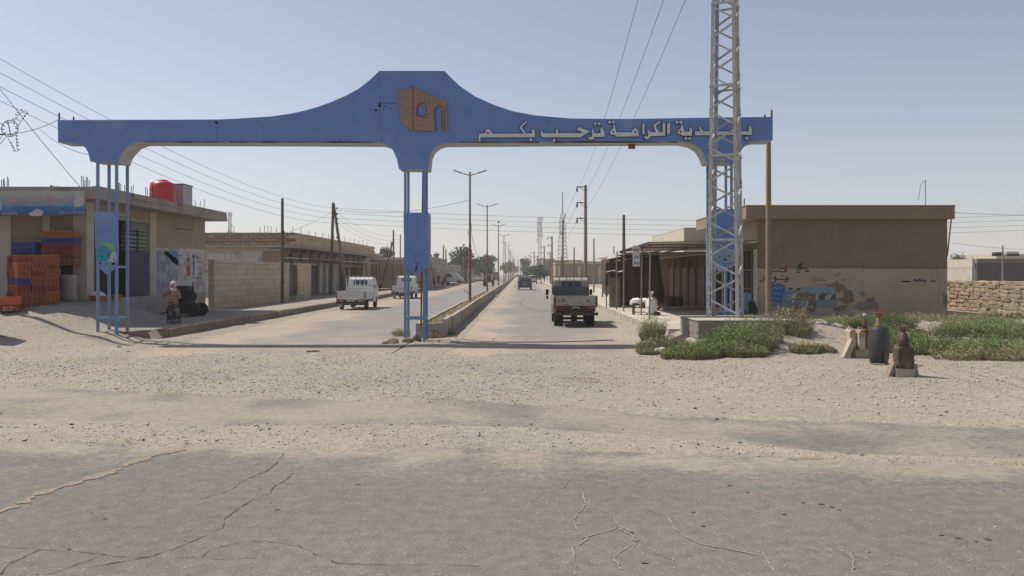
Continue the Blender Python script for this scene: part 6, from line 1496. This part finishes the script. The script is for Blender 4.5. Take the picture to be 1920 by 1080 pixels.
# ------------------------------------------------------------------ fuel sellers' cans
def jerrycan(loc, w, d, h, m, label, rz=0, lean=0):
    T = empty('jerrycan', loc, label, 'jerrycan', rz=rz)
    b = MB(); pr = [(-w/2,.03),(-w/2+.03,0),(w/2-.03,0),(w/2,.03),(w/2,h*.80),(w/2-.05,h*.93),(w*.15,h*.96),(-w*.2,h*.93),(-w/2+.02,h*.88),(-w/2,h*.8)]
    b.prism([pr], lambda x, z: (x, -d/2, z), (0,d,0)); b.build('body', m, T)
    for s in (-1, 1): MB().prism([[(-w*.32,h*.12),(w*.32,h*.12),(w*.32,h*.7),(-w*.32,h*.7)]], lambda x, z: (x, s*d/2+(.006 if s > 0 else -.012), z), (0,.006,0)).build('embossed_panel', m, T)
    MB().tube([(-w*.35,0,h*.9),(-w*.2,0,h*1.02),(w*.05,0,h*1.02),(w*.15,0,h*.93)], .018, 6).build('handle', m, T)
    MB().lathe([(.03,0),(.03,.05),(0,.05)], 10, c=(w*.3,0,h*.92)).build('cap', M['rust'], T)
    return T
CANW = mat('yellowed white plastic', (.56,.46,.34), rough=.5, var=.14, scale=3, bump=.05, col2=(.30,.20,.135), t2=.52, s2=1.6, w2=.12)
CANB = mat('brown stained can', (.10,.075,.06), rough=.5, var=.25, scale=5, bump=.1)
CAND = mat('dirty brown can', (.085,.06,.045), rough=.55, var=.3, scale=5, bump=.15, col2=(.20,.14,.10), t2=.6, s2=4)
STN = mat('cut limestone', (.42,.34,.26), var=.15, scale=5, bump=.5, bscale=20)
def block(u0, u1, v0, v1, Yd, d, label, m=STN, name='stone_block', tilt=0, jit=.012):
    a_ = P(u0, v1, Yd); c_ = P(u1, v0, Yd); w_ = c_.x-a_.x; h_ = c_.z-a_.z
    o = MB().box((-w_/2,-d/2,0),(w_/2,d/2,h_), jit=jit).build(name, m); o.location = ((a_.x+c_.x)/2, Yd+d/2, a_.z); o.rotation_euler[1] = tilt; return tag(o, label, 'stone block')
YA = 19.5; zA = CAMH + (V0-673)*YA/F
block(1596,1604,652,671,YA+.02,.25,'brown upright stone under the left of the white jerrycans', M['kerb'])
block(1604,1638,654.5,673,YA,.30,'pale cut stone block under the white jerrycans')
tl = block(1583,1592,633,673,YA-.15,.22,'pale stone slab leaning left of the white jerrycans', tilt=R(26)); tl.location.x = P(1581,673,YA).x
zt = CAMH + (V0-654)*YA/F
jerrycan((P(1601,654,YA).x, YA+.2, zt), .155, .30, .50, CANW, 'yellowed white jerrycan, left one on the stone block'); jerrycan((P(1613.8,654,YA).x, YA+.05, zt), .155, .30, .50, CANW, 'yellowed white jerrycan, right one on the stone block')
jerrycan((P(1628,654,YA).x, YA+.2, zt), .21, .34, .50, CANB, 'dark brown jerrycan between the white ones and the grey barrel')
bo = empty('bottle', (P(1628,614,YA).x, YA+.2, zt+.50), 'brown bottle with a white cap standing on the dark jerrycan', 'bottle')
MB().lathe([(.05,0),(.065,.02),(.06,.12),(.032,.22),(.026,.28)], 14).build('glass_body', mat('olive brown bottle', (.10,.085,.04), rough=.3, bump=0), bo); MB().lathe([(.028,.27),(.044,.285),(.046,.32),(.03,.345),(0,.352)], 12).build('white_cap', M['concrete_l'], bo)
# grey barrel (old drum with inward curving ends)
YB = 17.9; zB = CAMH + (V0-684)*YB/F
br_ = empty('drum', (P(1657,684,YB).x, YB+.25, zB), 'dented grey drum standing on flat stones, rust patch at its lower right', 'drum')
GD_ = mat('grey drum', (.05,.052,.051), rough=.5, var=.15, scale=3, bump=.15, col2=(.035,.035,.034), t2=.55, s2=2, spec=.4)
b = MB(); b.lathe([(.168,.0),(.19,.02),(.215,.14),(.24,.36),(.243,.48),(.235,.60),(.215,.74),(.19,.82),(.175,.835),(.165,.815)], 10); b.build('shell', GD_, br_)
MB().lathe([(.172,.826),(.10,.822),(0,.82)], 16).build('top', M['dark'], br_)
MB().add([(.06+.09*math.cos(a)*.6, -.243, .17+.13*math.sin(a)) for a in [i*.785 for i in range(8)]], [tuple(range(8))]).build('rust_patch', mat('brown rust', (.15,.095,.06), var=.3, scale=20, bump=.2), br_)
block(1639,1660,683,690,YB-.05,.35,'flat rough stone under the left of the grey drum', M['kerb'],'flat_stone',jit=.025); block(1656,1676,684,691,YB,.3,'flat rough stone under the right of the grey drum', M['concrete'],'flat_stone',jit=.025)
def funnel(T, z, mcol, r=.105, base=.09):
    MB().lathe([(base,0),(base*.92,.03),(.055,.16),(.032,.22)], 14, c=(0,0,z)).build('lower_cone', mcol[0], T)
    MB().lathe([(.03,.20),(.035,.22),(r,.32),(r+.01,.335),(r-.01,.335),(.03,.235)], 14, c=(0,0,z)).build('upper_cone', mcol[1], T)
FN = mat('ochre funnel', (.24,.15,.06), rough=.5, var=.2, scale=8, bump=.05); FO = mat('orange funnel', (.22,.10,.05), rough=.5, var=.2, scale=8, bump=.05)
fo = empty('funnel', (br_.location.x-.02, YB+.2, zB+.83), 'orange and ochre funnel standing on the grey drum', 'funnel'); funnel(fo, 0, (FN, FO))
YC = 16.05; zC = CAMH + (V0-711)*YC/F
block(1680,1716,692,711,YC-.08,.30,'rough stone block under the dark fuel can in front')
t1_ = block(1666,1673,678,707,YC-.05,.2,'rough stone leaning left against the dark fuel can', M['kerb'], tilt=R(22)); t2b = block(1714,1724,684,710,YC,.2,'grey stone leaning right against the dark fuel can', M['concrete'], tilt=R(-12))
zc = CAMH + (V0-692)*YC/F
jerrycan((P(1697.5,692,YC).x, YC+.08, zc), .325, .24, .485, CAND, 'dark dirty fuel can standing on the front stone block')
fu = empty('funnel', (P(1698,646,YC).x, YC+.08, zc+.47), 'dark brown oil can with a funnel standing on the front fuel can', 'funnel')
MB().lathe([(.105,0),(.11,.01),(.115,.10),(.11,.12),(.055,.24),(.04,.26)], 14).build('oil_can', mat('dark maroon can', (.09,.045,.04), rough=.5, bump=.1), fu)
MB().lathe([(.03,.24),(.035,.27),(.098,.37),(.103,.385),(.09,.385),(.03,.275)], 14).build('upper_cone', CAND, fu)

# ------------------------------------------------------------------ vegetation
def weed_patch(name, pts_, n, label, mats, seed, h=.45, gap=.33):
    """pts_: list of (u, v, r) in the picture on the local ground"""
    rs = random.Random(seed); b = MB()
    tot = sum(p[2]*p[3] for p in pts_)
    for (x, y, r, wgt, hh) in pts_:
        cnt_ = int(n*r*wgt/tot)
        for i in range(cnt_):
            a = rs.uniform(0, 6.283); rr_ = math.sqrt(rs.random()); bx, by = x + r*rr_*math.cos(a), y + r*.8*rr_*math.sin(a)
            bz = float(dirt_z(bx, by)); nz_ = float(vnoise(np.array(bx*1.9), np.array(by*1.9), 11))*.6 + float(vnoise(np.array(bx*4.5), np.array(by*4.5), 12))*.4
            if nz_ < gap: continue
            H_ = hh*1.05*(1-.45*rr_**2)*rs.uniform(.35, 1.15)*(.55+.9*float(vnoise(np.array(bx*3.1), np.array(by*3.1), 5)))
            la = rs.uniform(0, 6.28); tx = math.cos(la)*H_*.35*rs.random() + .35*H_*rr_*math.cos(a); ty = math.sin(la)*H_*.35*rs.random() + .35*H_*rr_*math.sin(a)
            base_ = Vector((bx, by, bz-.02)); ws_ = Vector((.005,0,0)); top_ = Vector((bx+tx, by+ty, bz+H_)); mi = 1 if rs.random() < (.16 + .4*rr_**4) else 0; b.add([base_-ws_, base_+ws_, top_+Vector((0,0,.03))], [(0,1,2)], 1)
            for k in range(14):
                t_ = rs.uniform(.05, 1.0); c_ = base_.lerp(top_, t_); q = Vector((rs.gauss(0,1), rs.gauss(0,1), rs.uniform(-.2,1.4))).normalized()
                w2 = q.cross(Vector((rs.random()-.5, rs.random()-.5, rs.random()-.5))).normalized()*rs.uniform(.0045,.009)
                b.add([c_-w2, c_+w2, c_+q*rs.uniform(.04,.10)], [(0,1,2)], mi)
    return tag(b.build(name, mats), label, 'weeds', kind='stuff')
Wm = [M['weed'], M['weed_dry']]; Wb = [M['weed_bright'], M['weed_dry']]
weed_patch('weeds', [(4.0,20.2,.4,1.0,.34),(4.55,20.0,.5,1.2,.42),(5.2,20.3,.6,1.4,.6),(5.85,20.6,.6,1.5,.68),(6.35,21.0,.55,1.4,.66),(5.2,20.9,.4,.6,.4),(6.9,21.3,.45,.8,.55),(5.6,19.9,.5,1.0,.4)], 7600, 'dense green weeds in front of the mast plinth', [M['weed_bright'], M['weed_dry']], 1, gap=.40)
weed_patch('weeds', [(3.75,22.2,.5,1,.38),(4.2,22.4,.35,1,.34),(4.25,25.6,.35,1.0,.55),(3.5,21.6,.3,.5,.2)], 1900, 'small olive green weeds at the corner of the road left of the plinth', [M['weed'], M['weed_dry']], 2)
weed_patch('weeds', [(7.55,22.3,.55,1,.75),(7.9,24.0,.6,1,.6),(8.2,27.0,.7,1,.5),(9.0,30.0,.9,1,.4),(7.3,20.5,.35,.8,.28),(7.8,20.6,.35,.7,.22)], 2900, 'straggly olive weeds behind the dense weeds and beside the dirt heap', [M['weed_dry'], M['weed']], 3)
weed_patch('weeds', [(10.6,26.8,1.1,.8,.30),(12.2,28.5,1.3,1.0,.32),(9.9,21.7,.4,.4,.22),(13.4,29.5,1.3,.7,.3),(15.5,30.5,1.4,.7,.3),(10.4,31,1.0,.6,.35)], 2600, 'olive and green weeds at the foot of the brown building', [M['weed_dry'], M['weed_bright']], 4, gap=.45)
weed_patch('weeds', [(10.3,22.3,.7,1,.36),(11.0,24.3,.9,1.0,.42),(12.2,22.6,.9,1.2,.42),(10.2,20.6,.8,1.2,.42),(11.3,20.2,.8,1.1,.40),(12.4,20.4,.8,1.0,.38),(13.6,22.6,.9,1.0,.45),(14.6,24.5,1.0,.9,.40),(9.55,20.9,.45,.8,.36),(11.8,26.0,1.1,.8,.36)], 9800, 'broad bright green weeds behind the fuel cans at right', Wb, 5, gap=.42)
weed_patch('weeds', [(10.5,19.2,.6,1,.28),(11.5,19.1,.6,1,.28),(12.2,19.3,.5,1,.3),(15.5,27,1.2,.8,.3),(17,30,1.4,.7,.28),(19,31.5,1.6,.8,.25)], 2900, 'low yellowish weeds along the dirt edge and the stone wall at right', [M['weed_dry'], M['weed']], 6, gap=.45)

def tree(x, y, h, r, label, m='leaf', n=900, leaf=.35, z0=.3, crown=.62, name='tree', sq=.8):
    rs = random.Random(int(x*10+y)); T = empty(name, (x, y, z0), label, 'tree')
    b = MB(); tips = []; b.tube([(0,0,-.2),(.05*h*rs.uniform(-1,1),0,h*.35),(.06*h*rs.uniform(-1,1),0,h*.6)], [h*.035,h*.028,h*.018], 7)
    cl_ = []
    for i in range(14):
        a = rs.uniform(0, 6.28); rr_ = r*rs.uniform(.1,.8); z = h*(1-crown) + h*crown*rs.uniform(.15,.88); k = math.sqrt(max(.1, 1-((z-h*(1-crown*.5))/(h*crown*.55))**2)); c_ = Vector((math.cos(a)*rr_*k, math.sin(a)*rr_*k, z)); cl_.append((c_, r*rs.uniform(.28,.48)))
        b.tube([(0,0,h*.35), c_*.6+Vector((0,0,h*.15)), c_], [h*.014,h*.008,h*.003], 5)
    b.build('trunk', M['trunk'], T)
    b = MB()
    for i in range(n):
        c_, cr_ = cl_[rs.randrange(14)]; d_ = Vector((rs.gauss(0,1), rs.gauss(0,1), rs.gauss(0,.8))); d_ = d_.normalized()*cr_*rs.uniform(.5,1.1)
        p = c_ + d_; q = Vector((rs.gauss(0,1), rs.gauss(0,1), rs.gauss(0,1))).normalized(); w2 = q.orthogonal().normalized()*leaf*.5; s_ = leaf*rs.uniform(.6,1.2)
        b.add([p-w2, p+q*s_*.5, p+w2, p-q*s_*.5], [(0,1,2,3)])
    b.build('crown', M[m], T); return T
tree(P(873,0,180).x, 180, 7.5, 3.6, 'large grey green tree over the far left wall behind the nearest lamp', n=1300, leaf=.5)
tree(P(848,0,200).x, 200, 5.2, 2.2, 'smaller tree left of the large one over the far left wall', leaf=.5)
tree(P(898,0,215).x, 215, 6.2, 2.6, 'tree right of the large one at the far left', leaf=.5); tree(P(910,0,240).x, 240, 7.0, 3.0, 'broad tree behind the red tractor', leaf=.55, n=1100); tree(P(920,0,262).x, 262, 7.5, 2.6, 'tall narrow tree behind the second street lamp', leaf=.55)
tree(P(912,0,190).x, 190, 3.6, 1.9, 'low dark green tree behind the red tractor', 'leaf_g', leaf=.4)
tree(P(815,0,165).x, 165, 6.4, 1.5, 'thin tree above the house right of the middle pylon', n=420, leaf=.4, crown=.45); tree(P(728,0,160).x, 160, 7, 2.0, 'tree over the brown flat fronted house at left', n=600, leaf=.4, crown=.4)
tree(P(716,0,165).x, 165, 6, 1.3, 'small tree left of the one over the brown house', n=300, leaf=.4, crown=.4)
tree(P(1015,0,160).x, 160, 3.7, 1.8, 'round bright green street tree nearest on the right sidewalk', 'leaf_g', n=900, leaf=.3, crown=.8); tree(P(1003,0,185).x, 185, 3.7, 1.9, 'second round green street tree on the right sidewalk', 'leaf_g', n=900, leaf=.3, crown=.8)
tree(P(994,0,215).x, 215, 3.8, 1.9, 'third round green street tree on the right sidewalk', 'leaf_g', n=800, leaf=.35, crown=.8); tree(P(984,0,290).x, 290, 7.2, 2.6, 'tall grey tree near the end of the right sidewalk', n=800, leaf=.6)
tree(P(988,0,260).x, 260, 4, 2.6, 'low green tree near the end of the right sidewalk', 'leaf_g', n=700, leaf=.5, crown=.8)
tree(P(958,0,400).x, 400, 7, 4.2, 'dark tree at the end of the median', 'leaf_g', n=800, leaf=.8); tree(P(950,0,440).x, 440, 6.5, 4, 'another dark tree at the end of the median', 'leaf_g', n=700, leaf=.8)
tree(P(1243,0,62).x, 62, 4.4, 1.6, 'green tree seen under the canopy on the right', n=900, leaf=.16); tree(P(1795,0,110).x, 110, 4.3, 2.4, 'dark tree beyond the pale yard wall', n=900, leaf=.25)
for k, u in enumerate((1180,1215,1250)): tree(P(u,0,330).x, 330, 5, 5, f'{["left","middle","right"][k]} distant tree behind the tarpaulin shelter', n=500, leaf=.9)

# ------------------------------------------------------------------ hills and haze
hx = np.linspace(-1450, 1450, 140); hy = np.linspace(1250, 1480, 6); HX, HY = np.meshgrid(hx, hy)
HZ = (14 + 10*fbm(HX, HY*0, .004, 3, 2))*np.sin(np.clip((HY-1250)/230, 0, 1)*math.pi*.6) - .2
tag(grid('hills', hx, hy, HZ, mat('far hill', (.30,.25,.19), bump=0)), kind='structure')
hz = MB().box((-1580,-90,-1.3),(1580,1580,48)).build('haze', bpy.data.materials.new('haze')); tag(hz, 'thin pale dust haze over the street', 'haze', kind='stuff')
hm = hz.data.materials[0]; hm.use_nodes = True; N, L = nodes_of(hm); N.clear(); out = N.new('ShaderNodeOutputMaterial'); pv = N.new('ShaderNodeVolumePrincipled')
pv.inputs['Color'].default_value = (.93,.94,.97,1); pv.inputs['Density'].default_value = .00055; pv.inputs['Anisotropy'].default_value = .2; L.new(pv.outputs[0], out.inputs['Volume'])
